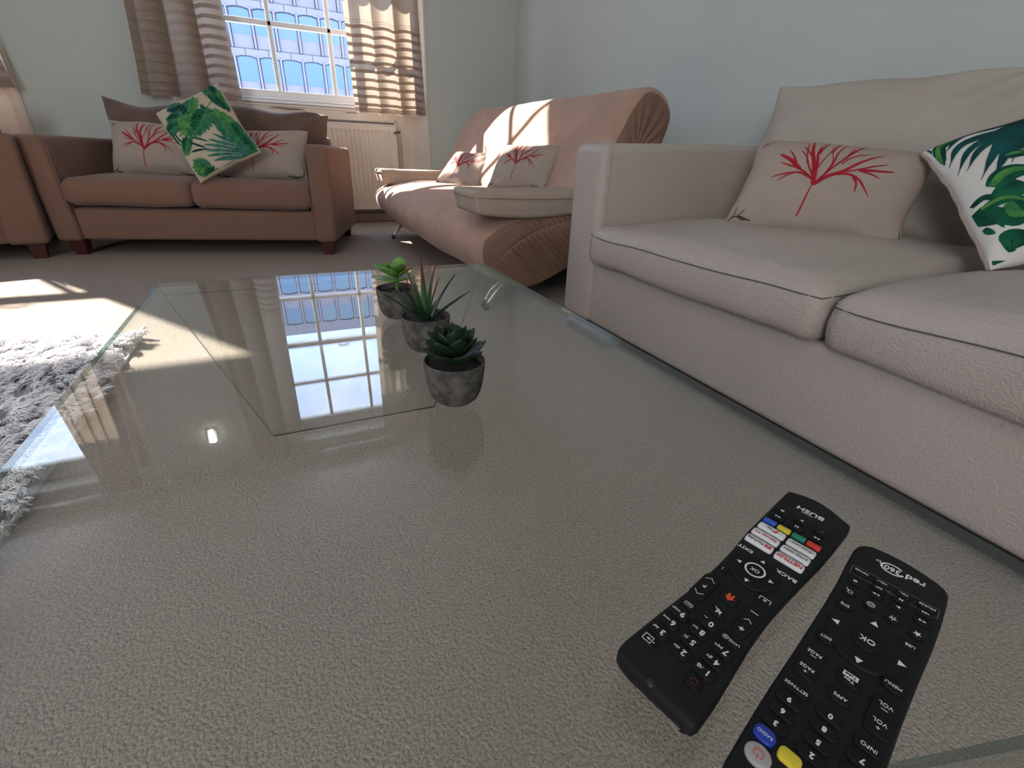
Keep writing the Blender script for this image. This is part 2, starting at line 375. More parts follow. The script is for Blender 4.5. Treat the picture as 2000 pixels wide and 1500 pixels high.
# motif strokes in cushion coordinates
FLOWER= [[[[-0.136, -0.759], [-0.127, -0.471], [-0.115, -0.137]], 0.0046], [[[-0.127, -0.06], [-0.302, 0.072], [-0.469, 0.034], [-0.629, -0.058]], 0.0059], [[[-0.371, 0.056], [-0.457, -0.018], [-0.534, -0.131]], 0.004], [[[-0.146, -0.039], [-0.321, 0.148], [-0.451, 0.201], [-0.595, 0.267]], 0.0053], [[[-0.321, 0.148], [-0.442, 0.285], [-0.559, 0.398], [-0.629, 0.467]], 0.0112], [[[-0.361, 0.193], [-0.426, 0.342], [-0.529, 0.568]], 0.0053], [[[-0.134, 0.03], [-0.195, 0.282], [-0.261, 0.59], [-0.3, 0.932]], 0.0112], [[[-0.148, 0.001], [-0.25, 0.244], [-0.287, 0.37], [-0.389, 0.553]], 0.0046], [[[-0.263, 0.268], [-0.306, 0.447], [-0.341, 0.804]], 0.0046], [[[-0.232, 0.408], [-0.297, 0.529], [-0.372, 0.664]], 0.0046], [[[-0.134, 0.057], [-0.166, 0.342], [-0.188, 0.55], [-0.154, 0.941]], 0.0079], [[[-0.169, 0.5], [-0.151, 0.69], [-0.117, 0.841]], 0.0046], [[[-0.114, 0.035], [-0.136, 0.215], [-0.067, 0.573], [-0.063, 0.731]], 0.003], [[[-0.048, 0.55], [-0.031, 0.711], [0.006, 0.874]], 0.0053], [[[-0.049, 0.024], [-0.01, 0.269], [-0.012, 0.426], [-0.041, 0.578]], 0.003], [[[-0.028, 0.055], [0.006, 0.377], [0.019, 0.615], [0.081, 0.9]], 0.0046], [[[-0.056, -0.004], [0.022, 0.25], [0.098, 0.448], [0.184, 0.826]], 0.0059], [[[0.091, 0.421], [0.173, 0.644], [0.267, 0.892]], 0.0059], [[[0.088, 0.316], [0.149, 0.459], [0.234, 0.553], [0.347, 0.613]], 0.0046], [[[-0.085, -0.116], [0.004, 0.037], [0.149, 0.174], [0.266, 0.354], [0.472, 0.662]], 0.0106], [[[0.167, 0.152], [0.35, 0.271], [0.456, 0.37], [0.572, 0.464]], 0.0046], [[[0.3, 0.208], [0.477, 0.274], [0.668, 0.336]], 0.0073], [[[0.339, 0.205], [0.445, 0.191], [0.556, 0.147]], 0.0046], [[[-0.095, -0.132], [0.001, 0.049], [0.188, 0.119], [0.338, 0.039], [0.516, -0.231]], 0.0073], [[[0.265, 0.073], [0.33, -0.039], [0.35, -0.212]], 0.0053]]
CORNERS= [[[[-1.052, -1.069], [-0.957, -0.955], [-0.713, -1.021]], 0.0046], [[[-1.003, -0.969], [-0.977, -0.876], [-0.985, -0.722]], 0.0033], [[[-0.919, -0.972], [-0.888, -0.906], [-0.847, -0.81]], 0.004], [[[-0.942, -0.95], [-0.845, -1.006], [-0.738, -0.987]], 0.0033], [[[-0.986, 0.769], [-0.968, 0.857], [-0.927, 0.948]], 0.0033], [[[-0.949, 0.845], [-0.898, 0.895], [-0.828, 0.99]], 0.003], [[[-0.807, 1.063], [-0.767, 1.055], [-0.728, 1.01]], 0.0046], [[[0.626, -1.018], [0.754, -1.06], [0.957, -1.048], [1.058, -1.024]], 0.0046], [[[0.77, -0.968], [0.794, -1.021], [0.883, -1.038]], 0.0033], [[[0.95, -1.014], [1.017, -0.943], [1.025, -0.821]], 0.0046], [[[0.883, -1.038], [0.964, -0.973], [1.041, -0.946]], 0.003], [[[1.037, -0.983], [1.052, -0.835], [1.042, -0.684]], 0.003]]
F_BLADE= [[[[-0.106, 0.935], [-0.347, 0.967], [-0.602, 1.038], [-0.895, 1.105]], 0.016], [[[-0.148, 0.81], [-0.414, 0.901], [-0.671, 0.937], [-0.921, 0.718]], 0.024], [[[-0.183, 0.705], [-0.465, 0.738], [-0.769, 0.735], [-0.954, 0.463]], 0.024], [[[-0.206, 0.636], [-0.438, 0.679], [-0.736, 0.587], [-0.949, 0.279]], 0.02], [[[-0.223, 0.584], [-0.411, 0.62], [-0.682, 0.514], [-0.879, 0.261]], 0.02], [[[-0.235, 0.55], [-0.443, 0.577], [-0.62, 0.357], [-0.825, 0.041]], 0.024], [[[-0.246, 0.517], [-0.416, 0.519], [-0.573, 0.251], [-0.745, -0.018]], 0.024], [[[-0.252, 0.5], [-0.354, 0.522], [-0.449, 0.337], [-0.57, 0.096]], 0.02], [[[-0.263, 0.466], [-0.326, 0.444], [-0.397, 0.308], [-0.448, 0.259]], 0.02], [[[-0.148, 0.81], [-0.389, 0.69], [-0.314, 0.642], [-0.223, 0.584]], 0.048]]
F_GREEN= [[[[-0.847, 0.982], [-0.937, 0.771], [-0.959, 0.549]], 0.02], [[[-0.865, 0.993], [-0.921, 0.938], [-1.001, 0.831]], 0.0032], [[[-1.023, 0.979], [-1.007, 0.924], [-1.01, 0.815]], 0.02], [[[-0.91, 0.865], [-0.788, 0.944], [-0.755, 0.991]], 0.024], [[[-0.563, 0.226], [-0.486, 0.222], [-0.372, 0.139]], 0.024], [[[-0.775, -0.114], [-0.633, -0.02], [-0.446, -0.08]], 0.044], [[[-0.777, -0.149], [-0.682, -0.23], [-0.526, -0.322]], 0.044], [[[-0.958, -0.224], [-0.859, -0.19], [-0.79, -0.302]], 0.0136], [[[-0.958, -0.313], [-0.876, -0.469], [-0.772, -0.613]], 0.036], [[[-0.904, -0.337], [-0.746, -0.323], [-0.58, -0.483]], 0.024], [[[-0.74, -0.411], [-0.72, -0.553], [-0.618, -0.597]], 0.052], [[[-0.953, -0.554], [-0.934, -0.628], [-0.908, -0.679]], 0.0088], [[[-0.871, -0.506], [-0.852, -0.58], [-0.843, -0.657]], 0.0088], [[[-0.881, -0.825], [-0.803, -0.808], [-0.72, -0.902]], 0.044], [[[-0.989, -0.939], [-0.89, -1.004], [-0.778, -1.074]], 0.0104]]
B_BLADE= [[[[0.886, -1.028], [0.565, -0.654], [0.118, -0.227]], 0.0272], [[[0.886, -1.028], [0.47, -0.696], [-0.074, -0.312]], 0.0272], [[[0.886, -1.028], [0.381, -0.728], [-0.248, -0.374]], 0.0272], [[[0.886, -1.028], [0.353, -0.796], [-0.305, -0.511]], 0.0272], [[[0.886, -1.028], [0.332, -0.855], [-0.346, -0.626]], 0.0272], [[[0.886, -1.028], [0.362, -0.933], [-0.289, -0.784]], 0.0272], [[[0.886, -1.028], [0.396, -1.037], [-0.221, -0.987]], 0.0272], [[[0.886, -1.028], [0.415, -1.13], [-0.185, -1.175]], 0.0272], [[[0.886, -1.028], [0.779, -0.692], [0.54, -0.301]], 0.0272], [[[0.886, -1.028], [0.541, -0.777], [0.069, -0.471]], 0.0272], [[[0.886, -1.028], [0.807, -0.743], [0.597, -0.402]], 0.0272], [[[-0.872, 0.399], [-0.91, 0.117], [-0.843, -0.138]], 0.0128], [[[-0.818, 0.3], [-0.804, 0.032], [-0.695, -0.167]], 0.0096], [[[-0.462, -0.082], [-0.29, -0.197], [-0.028, -0.427]], 0.0112], [[[-0.589, -0.139], [-0.394, -0.339], [-0.177, -0.512]], 0.0112], [[[0.391, 0.967], [0.637, 1.01], [0.874, 0.983]], 0.0176], [[[0.477, 0.967], [0.586, 0.883], [0.812, 0.898]], 0.0112], [[[-0.67, -0.366], [-0.456, -0.425], [-0.112, -0.541]], 0.0112]]
B_LEAF= [[[-0.25, 0.499], [0.266, 0.797], 0.0585], [[-0.27, 0.47], [-0.405, 0.864], 0.065], [[-0.452, 0.512], [-0.812, 0.596], 0.039], [[-0.066, 0.343], [-0.591, -0.025], 0.0975], [[0.384, 0.372], [-0.25, -0.026], 0.0715], [[0.717, 0.827], [0.983, 0.186], 0.052], [[0.681, 0.954], [0.744, 0.628], 0.0455], [[0.904, -0.882], [0.452, 0.229], 0.0715], [[0.925, -0.853], [0.852, -0.173], 0.0455], [[-0.597, 0.315], [-1.041, 0.399], 0.0455], [[-0.734, -0.337], [-0.875, -0.124], 0.039], [[-0.511, -0.969], [-0.837, -0.593], 0.0585], [[-0.425, -0.97], [-0.735, -0.981], 0.0325], [[-0.81, -0.266], [-0.527, -0.054], 0.039], [[-0.245, 0.795], [-0.627, 0.849], 0.039]]
# =================================================================== the room
XR, XL, YW, YB, ZC = 2.08, -4.6, 4.5, -3.0, 3.12
struct(box('floor', XL, XR, YB, 4.72, -.08, 0, 'carpet'))
struct(box('ceiling', XL, XR, YB, 4.9, ZC, ZC + .1, 'ceiling'))
struct(box('wall_right', XR, XR + .15, YB - .1, 4.9, 0, ZC, 'wall'))
struct(box('wall_left', XL - .15, XL, YB - .1, 4.9, 0, ZC, 'wall'))
struct(box('wall_behind', XL, XR, YB - .1, YB, 0, ZC, 'wall'))
OPEN = [(-3.28, -1.42), (-.59, 1.27)]      # window recesses, wall face to wall face
YG = 4.68                                  # sash plane
bm = bmesh.new(); xs = [XL] + [x for o in OPEN for x in o] + [XR]
for i in range(0, 6, 2): bm_box(bm, xs[i], xs[i + 1], YW, 4.9, 0, ZC)
for a, b_ in OPEN: bm_box(bm, a, b_, YW, 4.9, 2.86, ZC)
struct(bm_obj('wall_back', bm, 'wall', smooth=False))
struct(box('baseboard_back', -1.42, -.59, YW - .018, YW, 0, .12, 'trim', bev=.006))
struct(box('baseboard_right', XR - .018, XR, 2.2, YW, 0, .12, 'trim', bev=.006))
struct(box('baseboard_back', 1.27, XR - .018, YW - .018, YW, 0, .12, 'trim', bev=.006))

def window(n, x0, x1):
    wn = bpy.data.objects.new(f'window_{n}', None); COL.objects.link(wn); struct(wn)
    cx = (x0 + x1) / 2
    # splayed reveals and apron panels
    for s, xa in ((1, x0), (-1, x1)):
        v = [(xa, YW, 0), (xa + s * .10, 4.64, 0), (xa + s * .10, 4.64, 2.86), (xa, YW, 2.86), (xa - s * .0, 4.64, 0), (xa - s * .0, 4.64, 2.86)]
        pyd('reveal', v, [(0, 1, 2, 3), (0, 3, 5, 4), (1, 4, 5, 2), (0, 4, 1), (3, 2, 5)], 'trim', wn, smooth=False)
        box('reveal_bead', xa - .012, xa + .012, YW - .008, YW + .01, 0, 2.86, 'trim', wn, bev=.004)
        a, b_ = sorted((xa + s * .10, xa + s * .27))
        box('side_board', a, b_, 4.64, 4.70, 0, 2.86, 'trim', wn)
    a, b_ = x0 + .27, x1 - .27
    box('apron', a, b_, 4.66, 4.70, .0, .90, 'trim', wn)
    box('skirting', x0 + .10, x1 - .10, 4.62, 4.66, 0, .075, 'carpet', wn, bev=.01)
    # moulding round the radiator recess
    for nm, (p, q, r_, s_) in dict(l=(a - .02, a + .0, .08, .825), r=(b_ - .0, b_ + .02, .08, .825), t=(a - .02, b_ + .02, .805, .83)).items():
        box('moulding', p, q, 4.625, 4.645, r_, s_, 'trim', wn, bev=.005)
    box('apron_rail', a - .02, b_ + .02, 4.635, 4.66, .83, .90, 'trim', wn)
    for k, (z0, z1, y) in enumerate(((.880, .892, 4.618), (.896, .914, 4.60), (.918, .932, 4.612))):
        box('sill_moulding' if k else 'sill_bead', x0 + .10, x1 - .10, y, 4.70, z0, z1, 'frame', wn, bev=.005)
    # sashes
    gx0, gx1 = cx - .63, cx + .63
    def bar(nm, p, q, z0, z1, y0, y1, bev=.006): box(nm, p, q, y0, y1, z0, z1, 'frame', wn, bev=bev)
    bar('bottom_rail', gx0 - .06, gx1 + .06, .932, .985, YG - .03, YG + .02)
    bar('meeting_rail', gx0 - .05, gx1 + .05, 1.845, 1.895, YG - .03, YG + .06)
    bar('top_rail', gx0 - .06, gx1 + .06, 2.70, 2.86, YG, YG + .06)
    for s, x in ((-1, gx0), (1, gx1)):
        p, q = sorted((x, x + s * .08)); bar('stile', p, q, .932, 2.86, YG - .03, YG + .06)
    for dx in (-.21, .21):
        bar('glazing_bar', cx + dx - .016, cx + dx + .016, .98, 1.85, YG - .022, YG + .012)
        if n == 1: bar('glazing_bar', cx + dx - .016, cx + dx + .016, 1.89, 2.72, YG + .018, YG + .052)
    for z, yo in ((1.413, 0), (2.30, .04))[:3 - n]:
        bar('glazing_bar', gx0, gx1, z - .018, z + .018, YG - .022 + yo, YG + .012 + yo)
    tube('sash_lock', [(cx - .05, YG - .04, 1.905), (cx, YG - .05, 1.915), (cx + .05, YG - .04, 1.905)], .009, 'frame', wn, n=8)
    for i in range(3):
        for z0, z1, yo in ((.985, 1.40, 0), (1.426, 1.845, 0), (1.895, 2.29 + .015 * (n - 1), .04), (2.31 - .005 * (n - 1), 2.70, .04)):
            xa = gx0 + .42 * i; pyd('pane', [(xa, YG - .004 + yo, z0), (xa + .42, YG - .004 + yo, z0), (xa + .42, YG - .004 + yo, z1), (xa, YG - .004 + yo, z1)], [(0, 1, 2, 3)], 'pane', wn, smooth=False)
    return wn
w1 = window(1, *OPEN[1]); w2 = window(2, *OPEN[0])
pts = bez([(.02, 4.617, .862), (.10, 4.616, .868), (.17, 4.616, .862), (.25, 4.617, .865), (.30, 4.617, .857)], 16)
tube('paint_crack', pts, [.001 + .004 * math.sin(PI * i / 16) for i in range(17)], 'peel', w1, n=5)
tube('paint_crack', bez([(.61, 4.634, .862), (.66, 4.634, .866), (.70, 4.634, .862)], 8), .003, 'peel', w1, n=5)

# =================================================================== outside: pale office block
fb = thing('office_building', 'pale lavender office block with rows of arched blue windows, seen through the sash window', 'building', (0, 0, 0))
PX, PZ, Y0 = 1.84, 3.5, 55.0
box('wall', -22, 32, Y0 + .35, Y0 + 9, -8, 19.1, 'facade', fb)
box('parapet', -22.2, 32.2, Y0 - .1, Y0 + .4, 18.6, 19.3, 'facade', fb, bev=.04)
def shared(name, me, loc): 
    o = bpy.data.objects.new(name, me); COL.objects.link(o); o.parent = fb; o.location = loc; return o
def win_mesh():
    bm = bmesh.new(); w_, h_ = PX / 2 - .14, 1.95
    top = [(-w_, h_ - .13), (-w_ * .4, h_ - .01), (w_ * .4, h_ - .01), (w_, h_ - .13)]
    vs = [bm.verts.new((x, 0, z)) for x, z in [(-w_, 0), (w_, 0)] + top[::-1]]; bm.faces.new(vs).material_index = 0
    def b_(x0, x1, z0, z1, mi):
        c0 = len(bm.faces); bm_box(bm, x0, x1, -.12, .02, z0, z1)
        bm.faces.ensure_lookup_table()
        for f_ in bm.faces[c0:]: f_.material_index = mi
    b_(-w_, -w_ + .04, 0, h_ - .13, 2); b_(-w_, w_, -.07, 0, 1)
    for i in range(3):   # arch soffit shade, put in as dark strips
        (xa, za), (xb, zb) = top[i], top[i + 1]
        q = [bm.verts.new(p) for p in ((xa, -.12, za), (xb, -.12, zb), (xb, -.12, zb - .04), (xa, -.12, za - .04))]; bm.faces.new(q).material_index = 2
    me = bpy.data.meshes.new('window'); bm.to_mesh(me); bm.free()
    for k in ('fwin', 'facade', 'facade_dark'): me.materials.append(M[k])
    return me
def blk(w_, h_, d=.2, arch=False):
    bm = bmesh.new()
    if not arch: bm_box(bm, -w_, w_, -d, .3, 0, h_, .03, 1)
    else:   # lintel with a cut-away arched underside, one each side of a column joint
        prof = [(-w_, .30), (-w_ * .45 * 2 + w_ * .35, .12), (0, -.05), (w_ * .55, .12), (w_, .30), (w_, h_), (-w_, h_)]
        prof = [(-w_, .125), (-w_ + .35, .125), (-.12, .0), (.12, .0), (w_ - .35, .125), (w_, .125), (w_, h_), (-w_, h_)]
        a = [bm.verts.new((x, -d, z)) for x, z in prof]; b2 = [bm.verts.new((x, .3, z)) for x, z in prof]
        bm.faces.new(a)
        for i in range(len(a)): j = (i + 1) % len(a); bm.faces.new((a[j], a[i], b2[i], b2[j]))
        bm.normal_update()
    me = bpy.data.meshes.new('panel'); bm.to_mesh(me); bm.free(); me.materials.append(M['facade']); return me
wm = win_mesh(); sm = blk(PX / 2 - .13, .98, .02); lm = blk(PX / 2 - .02, .62, .12, True); pm = blk(.09, 2.95, .28)
for k in range(-2, 4):
    zt = 7.65 + PZ * k
    for i in range(-8, 14):
        x = 1.1 + PX * i
        if zt < 19:
            shared('window', wm, (x, Y0 + .12, zt - 1.95)); shared('spandrel_panel', sm, (x, Y0, zt - 2.98))
            shared('pilaster', pm, (x + PX / 2, Y0, zt - 2.98))
            shared('lintel_panel', lm, (x + PX / 2, Y0, zt - .13))
        
# =================================================================== radiator
def radiator(x0, x1, label):
    r = thing('radiator', label, 'radiator', ((x0 + x1) / 2, 4.56, .115), group='panel radiators under the windows'); w_ = (x1 - x0) / 2; H = .665
    v = []; f = []; per = .036; n = int((x1 - x0 - .06) / per); off = -(n * per) / 2
    xsn = [-w_]
    prof = [(-w_, 0)]
    for i in range(n): a = off + i * per; prof += [(a + .004, 0), (a + .009, .009), (a + .018, .009), (a + .023, 0)]
    prof += [(w_, 0)]
    zs = [(0, 0), (.03, 0), (.045, 1), (H - .055, 1), (H - .04, 0), (H, 0)]
    for z, k in zs:
        for x, d in prof: v.append((x, -.03 + d * k, z))
    L = len(prof)
    for j in range(len(zs) - 1):
        for i in range(L - 1): f.append((j * L + i, j * L + i + 1, (j + 1) * L + i + 1, (j + 1) * L + i))
    autosmooth(pyd('front_panel', v, f, 'radiator', r), .5)
    box('end_panel', -w_ - .004, -w_ + .006, -.03, .045, 0, H, 'radiator', r, bev=.002)
    box('end_panel', w_ - .006, w_ + .004, -.03, .045, 0, H, 'radiator', r, bev=.002)
    box('top_grille', -w_, w_, -.032, .045, H - .004, H + .006, 'radiator', r, bev=.002)
    tube('air_valve', [(w_ - .03, -.04, H - .05), (w_ + .02, -.045, H - .045), (w_ + .025, -.03, H - .04)], .008, 'valve', r)
    tube('pipe', [(w_ + .022, .01, H - .05), (w_ + .022, .01, -.11)], .006, 'trim', r)
    return r
radiator(-.35, 1.0, 'cream ribbed panel radiator below the window, partly behind the brown sofa')
radiator(-3.03, -1.70, 'cream ribbed panel radiator under the far left window behind the corner sofa')

# =================================================================== curtains
def curtain(name, label, xb, xt, folds, amp, zb=.88, zt=2.92, y=4.40, seed=0, zs0=1.43, tb=(.3, .7)):
    t_ = thing(name, label, 'curtain', ((xb[0] + xb[1]) / 2, y, zb), group='linen curtains at the windows')
    ox, oz = (xb[0] + xb[1]) / 2, zb
    nx, nz = 150, 260; per = .056
    v = []; f = []; tk = []
    def P(s, z, back=0):
        k = (z - zb) / (zt - zb); e = k ** .8
        x = (xb[0] + (xb[1] - xb[0]) * s) * (1 - e) + (xt[0] + (xt[1] - xt[0]) * s) * e
        ph = folds * 2 * PI * s + .25 * math.sin(1.2 * z + seed) + 1.8 * noise.noise(Vector((s * 3 + seed, z * .15, 1)))
        yy = amp * (.75 + .5 * noise.noise(Vector((s * 4, z * .5, seed)))) * (math.sin(ph) + .12 * math.sin(1.7 * ph + seed))
        x += amp * .35 * math.cos(ph)
        return x - ox, yy, z - oz
    for j in range(nz + 1):
        z = zb + (zs0 + .06 - zb) * j / (nz * .85) if j < nz * .85 else zs0 + .06 + (zt - zs0 - .06) * (j - nz * .85) / (nz * .15)
        fr = ((zs0 - z) / per) % 1
        tuck = 1.0 if (z < zs0 and z > zb + .03 and fr < .42) else (1.0 if z <= zb + .03 else 0.0)
        lift = (.012 * (fr / .42) if fr < .42 else .0) if z < zs0 and z > zb + .03 else 0
        for i in range(nx + 1):
            s = i / nx; x, yy, zz = P(s, z)
            zz += .004 * noise.noise(Vector((s * 9, z * 3, seed))) * (1 if j else 1.6)
            v.append((x, yy - lift - .002 * noise.noise(Vector((s * 14, z * 10, seed + 3))), zz)); tk.append(tuck * (tb[0] + (1 - tb[0]) * max(0, min(1, (s - tb[1]) * 8 + .5))))
    for j in range(nz):
        for i in range(nx): a = j * (nx + 1) + i; f.append((a, a + 1, a + nx + 2, a + nx + 1))
    c = pyd('cloth', v, f, 'curtain', t_)
    at_ = c.data.attributes.new('tuck', 'FLOAT', 'POINT'); at_.data.foreach_set('value', tk)
    # two rows of running stitch above the tucks
    V = []; F = []
    for row, zz in enumerate((zs0 + .012, zs0 + .026)):
        for i in range(0, 78):
            s0, s1 = i / 78 + .001, i / 78 + .0075
            a = Vector(P(s0, zz)) + Vector((0, -.003, 0)); b_ = Vector(P(s1, zz)) + Vector((0, -.003, 0))
            n0 = len(V); V += [a, b_, b_ + Vector((0, 0, .0035)), a + Vector((0, 0, .0035))]; F.append((n0, n0 + 1, n0 + 2, n0 + 3))
    pyd('stitching', V, F, 'thread', t_)
    # frayed hem
    V = []; F = []
    for i in range(90):
        s = (i + rng.random() * .6) / 91; p = Vector(P(s, zb)); n0 = len(V); l = .008 + .016 * rng.random()
        V += [p + Vector((-.002, -.002, .004)), p + Vector((.002, -.002, .004)), p + Vector((rng.normal() * .003, -.002, -l))]; F.append((n0, n0 + 1, n0 + 2))
    o = pyd('frayed_hem', V, F, 'curtain', t_); o['kind'] = 'stuff'
    return t_
curtain('curtain', 'oatmeal linen curtain left of the window, behind the palm-leaf cushion', (-.76, -.13), (-.62, -.18), 3.2, .050, seed=2.3, tb=(.2, .62))
curtain('curtain', 'sunlit linen curtain with horizontal tucks right of the window, above the radiator', (.64, 1.24), (.60, 1.18), 3.4, .040, zb=.865, seed=6.1, tb=(1, 0))
curtain('curtain', 'linen curtain with a frayed hem at the far left edge, above the corner sofa', (-2.00, -1.40), (-1.82, -1.56), 4.0, .034, zb=.87, seed=9.4)
curtain('curtain', 'linen curtain at the left side of the far left window, outside the picture', (-3.4, -2.85), (-3.3, -2.9), 4.0, .034, zb=.87, seed=12.4)
for a, b_, lb in ((-1.0, 1.62, 'slim steel curtain pole over the window beside the room corner'), (-3.75, -1.05, 'slim steel curtain pole over the far left window')):
    p = thing('curtain_pole', lb, 'curtain pole', ((a + b_) / 2, 4.42, 2.96), group='curtain poles'); L = (b_ - a) / 2
    tube('pole', [(-L, 0, 0), (L, 0, 0)], .012, 'chrome', p, n=12)
    for s in (-1, 1):
        lathe('finial', [(.002, -.03), (.02, -.02), (.028, 0), (.02, .02), (.002, .03)], 'chrome', p, n=16, loc=(s * L, 0, 0))
        tube('bracket', [(s * L * .93, 0, 0), (s * L * .93, .08, .0)], .008, 'chrome', p, n=8)

# lamps whose reflections show in the table
def emis(name, col, st):
    m_ = bpy.data.materials.new(name); m_.use_nodes = True; b_ = m_.node_tree.nodes['Principled BSDF']
    b_.inputs['Base Color'].default_value = (.8, .8, .8, 1); b_.inputs['Emission Color'].default_value = (*col, 1); b_.inputs['Emission Strength'].default_value = st; M[name] = m_
emis('lamp_glow', (1, .97, .9), 14)
dl = thing('downlight', 'small round ceiling downlight reflected in the near part of the glass table', 'ceiling light', (-.79, 1.93, ZC))
lathe('bezel', [(.048, -.004), (.046, 0), (.036, -.001), (.034, -.004)], 'frame', dl, n=28)
lathe('bulb', [(.001, -.004), (.033, -.0035), (.034, -.001), (.001, -.001)], 'lamp_glow', dl, n=24)
wl = thing('wall_lamp', 'small white wall lamp on the pier between the windows', 'lamp', (-.935, 4.5, 2.57))
box('back_plate', -.04, .04, -.02, 0, -.05, .05, 'frame', wl, bev=.006)
lathe('shade', [(.018, -.055), (.022, -.05), (.033, .05), (.030, .055), (.001, .055)], 'lamp_glow', wl, n=20, loc=(0, -.06, 0))
cl_ = thing('added_ceiling_panel', 'unseen square ceiling panel added to go with the fill light', 'ceiling light', (-1.0, .2, ZC))  # added fitting, out of view, only accompanies the ceiling fill
box('frame', -.62, .62, -.62, .62, -.06, -.001, 'frame', cl_, bev=.01)
for x, z in ((-.99, 1.60), (-1.12, 1.40)):
    lathe('nail_hole', [(.001, -.001), (.006, -.001), (.006, .0006), (.001, .0006)], 'black_foot', bpy.data.objects['wall_back'], n=10, loc=(x, 4.5, z), rot=(PI / 2, 0, 0))
# window frame added on the unseen rear wall, to go with the rear fill light
w3 = bpy.data.objects.new('window_3', None); COL.objects.link(w3); struct(w3)
for p in ((-3.5, -3.38, .6, 2.6), (-1.02, -.90, .6, 2.6), (-3.5, -.9, .5, .62), (-3.5, -.9, 2.58, 2.7), (-2.23, -2.17, .6, 2.6), (-3.4, -1.0, 1.57, 1.63)):
    box('sash_frame', p[0], p[1], YB + .002, YB + .05, p[2], p[3], 'frame', w3, bev=.006)
pyd('pane', [(-3.4, YB + .01, .62), (-1.0, YB + .01, .62), (-1.0, YB + .01, 2.58), (-3.4, YB + .01, 2.58)], [(0, 1, 2, 3)], 'pane', w3, smooth=False)
# =================================================================== brown sofas
def brown_sofa(label, loc, rz, aw=.125, width=1.5, lean=.0):
    t_ = thing('sofa', label, 'sofa', loc, rz, 'brown suede sofas'); W_ = width; D = .86
    box('base', aw - .01, W_ - aw + .01, .03, D - .03, .085, .255, 'suede', t_, bev=.018, seg=4)
    for x0 in (0, W_ - aw):
        bm = bmesh.new(); bm_box(bm, x0, x0 + aw, 0, D, .08, .612, .026, 5)
        for v in bm.verts:
            k = (v.co.z - .08) / .53
            if x0 == 0: v.co.x -= .025 * k
            else: v.co.x += .012 * k
            v.co.z -= .02 * max(0, v.co.y - .3)
        bm_obj('arm', bm, 'suede', t_)
        tube('piping', [(x0 + (.004 if x0 else aw - .012), .012, z) for z in np.linspace(.12, .56, 10)], .003, 'suede', t_, n=5)
    box('back', aw - .02, W_ - aw + .02, D - .17, D, .085, .665, 'suede', t_, bev=.03, seg=4)
    mid = (aw + W_ - aw) / 2
    slab('seat_cushion', aw - .004, mid - .004, -.012, .64, .268, .410, 'suede', t_, r=.036, crown=.016, seed=1.2, n=20)
    slab('seat_cushion', mid + .004, W_ - aw + .004, -.008, .64, .262, .408, 'suede', t_, r=.036, crown=.014, seed=5.2, n=20)
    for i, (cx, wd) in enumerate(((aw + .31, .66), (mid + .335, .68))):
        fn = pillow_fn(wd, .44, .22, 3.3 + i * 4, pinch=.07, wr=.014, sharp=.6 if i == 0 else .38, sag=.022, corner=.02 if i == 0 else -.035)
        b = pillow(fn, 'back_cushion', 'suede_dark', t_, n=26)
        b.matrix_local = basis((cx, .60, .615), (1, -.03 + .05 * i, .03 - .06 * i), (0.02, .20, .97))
    for x, y in ((.035, .035), (W_ - .105, .035), (.035, D - .10), (W_ - .105, D - .10)):
        bm = bmesh.new(); bm_box(bm, x, x + .075, y, y + .07, 0, .082, .004, 1)
        for v in bm.verts:
            if v.co.z < .02: v.co.x = x + .0375 + (v.co.x - x - .0375) * .8; v.co.y = y + .035 + (v.co.y - y - .035) * .8
        bm_obj('foot', bm, 'redwood', t_, smooth=False)
    return t_
brown_sofa('two-seat brown suede sofa holding three cushions, in front of the window', (-1.175, 3.489, 0), math.radians(-15.38))
brown_sofa('brown suede sofa cut off by the left edge of the photo', (-2.642, 3.10, 0), math.radians(12.0), aw=.17)

# =================================================================== tan click-clack sofa
fu = thing('sofa_bed', 'tan covered click-clack sofa bed with chrome legs along the right wall', 'sofa bed', (1.2, 2.8, 0))
def loft(name, stations, mats, parent, wr=.006, sc=3, caps=True, seed=0):
    """stations: list of (y, [(x,z)...]) closed profiles with equal counts"""
    v = []; f = []; N = 56
    for y, pr in stations:
        c = []; P = [Vector((x, z, 0)) for x, z in pr]; L = len(P)
        for i in range(N):
            t_ = i / N * L; k = int(t_); s = t_ - k; a, b_, cc, d = P[k - 1], P[k % L], P[(k + 1) % L], P[(k + 2) % L]
            q = .5 * ((2 * b_) + (cc - a) * s + (2 * a - 5 * b_ + 4 * cc - d) * s * s + (3 * b_ - a - 3 * cc + d) * s ** 3)
            nn_ = noise.noise(Vector((q.x * sc + seed, y * sc * .8, q.y * sc))) + .5 * noise.noise(Vector((q.x * sc * 3, y * sc * 2.6, q.y * sc * 3 + seed)))
            c.append((q.x + wr * nn_, y, q.y + wr * nn_))
        v += c
    n = len(stations)
    for j in range(n - 1):
        for i in range(N): a = j * N + i; b_ = j * N + (i + 1) % N; f.append((a, b_, b_ + N, a + N))
    if caps: f.append(tuple(range(N - 1, -1, -1))); f.append(tuple(range((n - 1) * N, n * N)))
    return pyd(name, v, f, mats, parent, loc=(-1.2, -2.8, 0))
def lerp_prof(A, B, t_): return [(a[0] * (1 - t_) + b_[0] * t_, a[1] * (1 - t_) + b_[1] * t_) for a, b_ in zip(A, B)]
midp = [(1.36, .40), (1.10, .415), (.86, .405), (.68, .365), (.615, .295), (.635, .215), (.73, .13), (.90, .075), (1.12, .09), (1.40, .18)]
nearp = [(1.40, .42), (1.14, .392), (.95, .370), (.80, .340), (.722, .288), (.706, .210), (.770, .122), (.930, .080), (1.12, .152), (1.42, .30)]
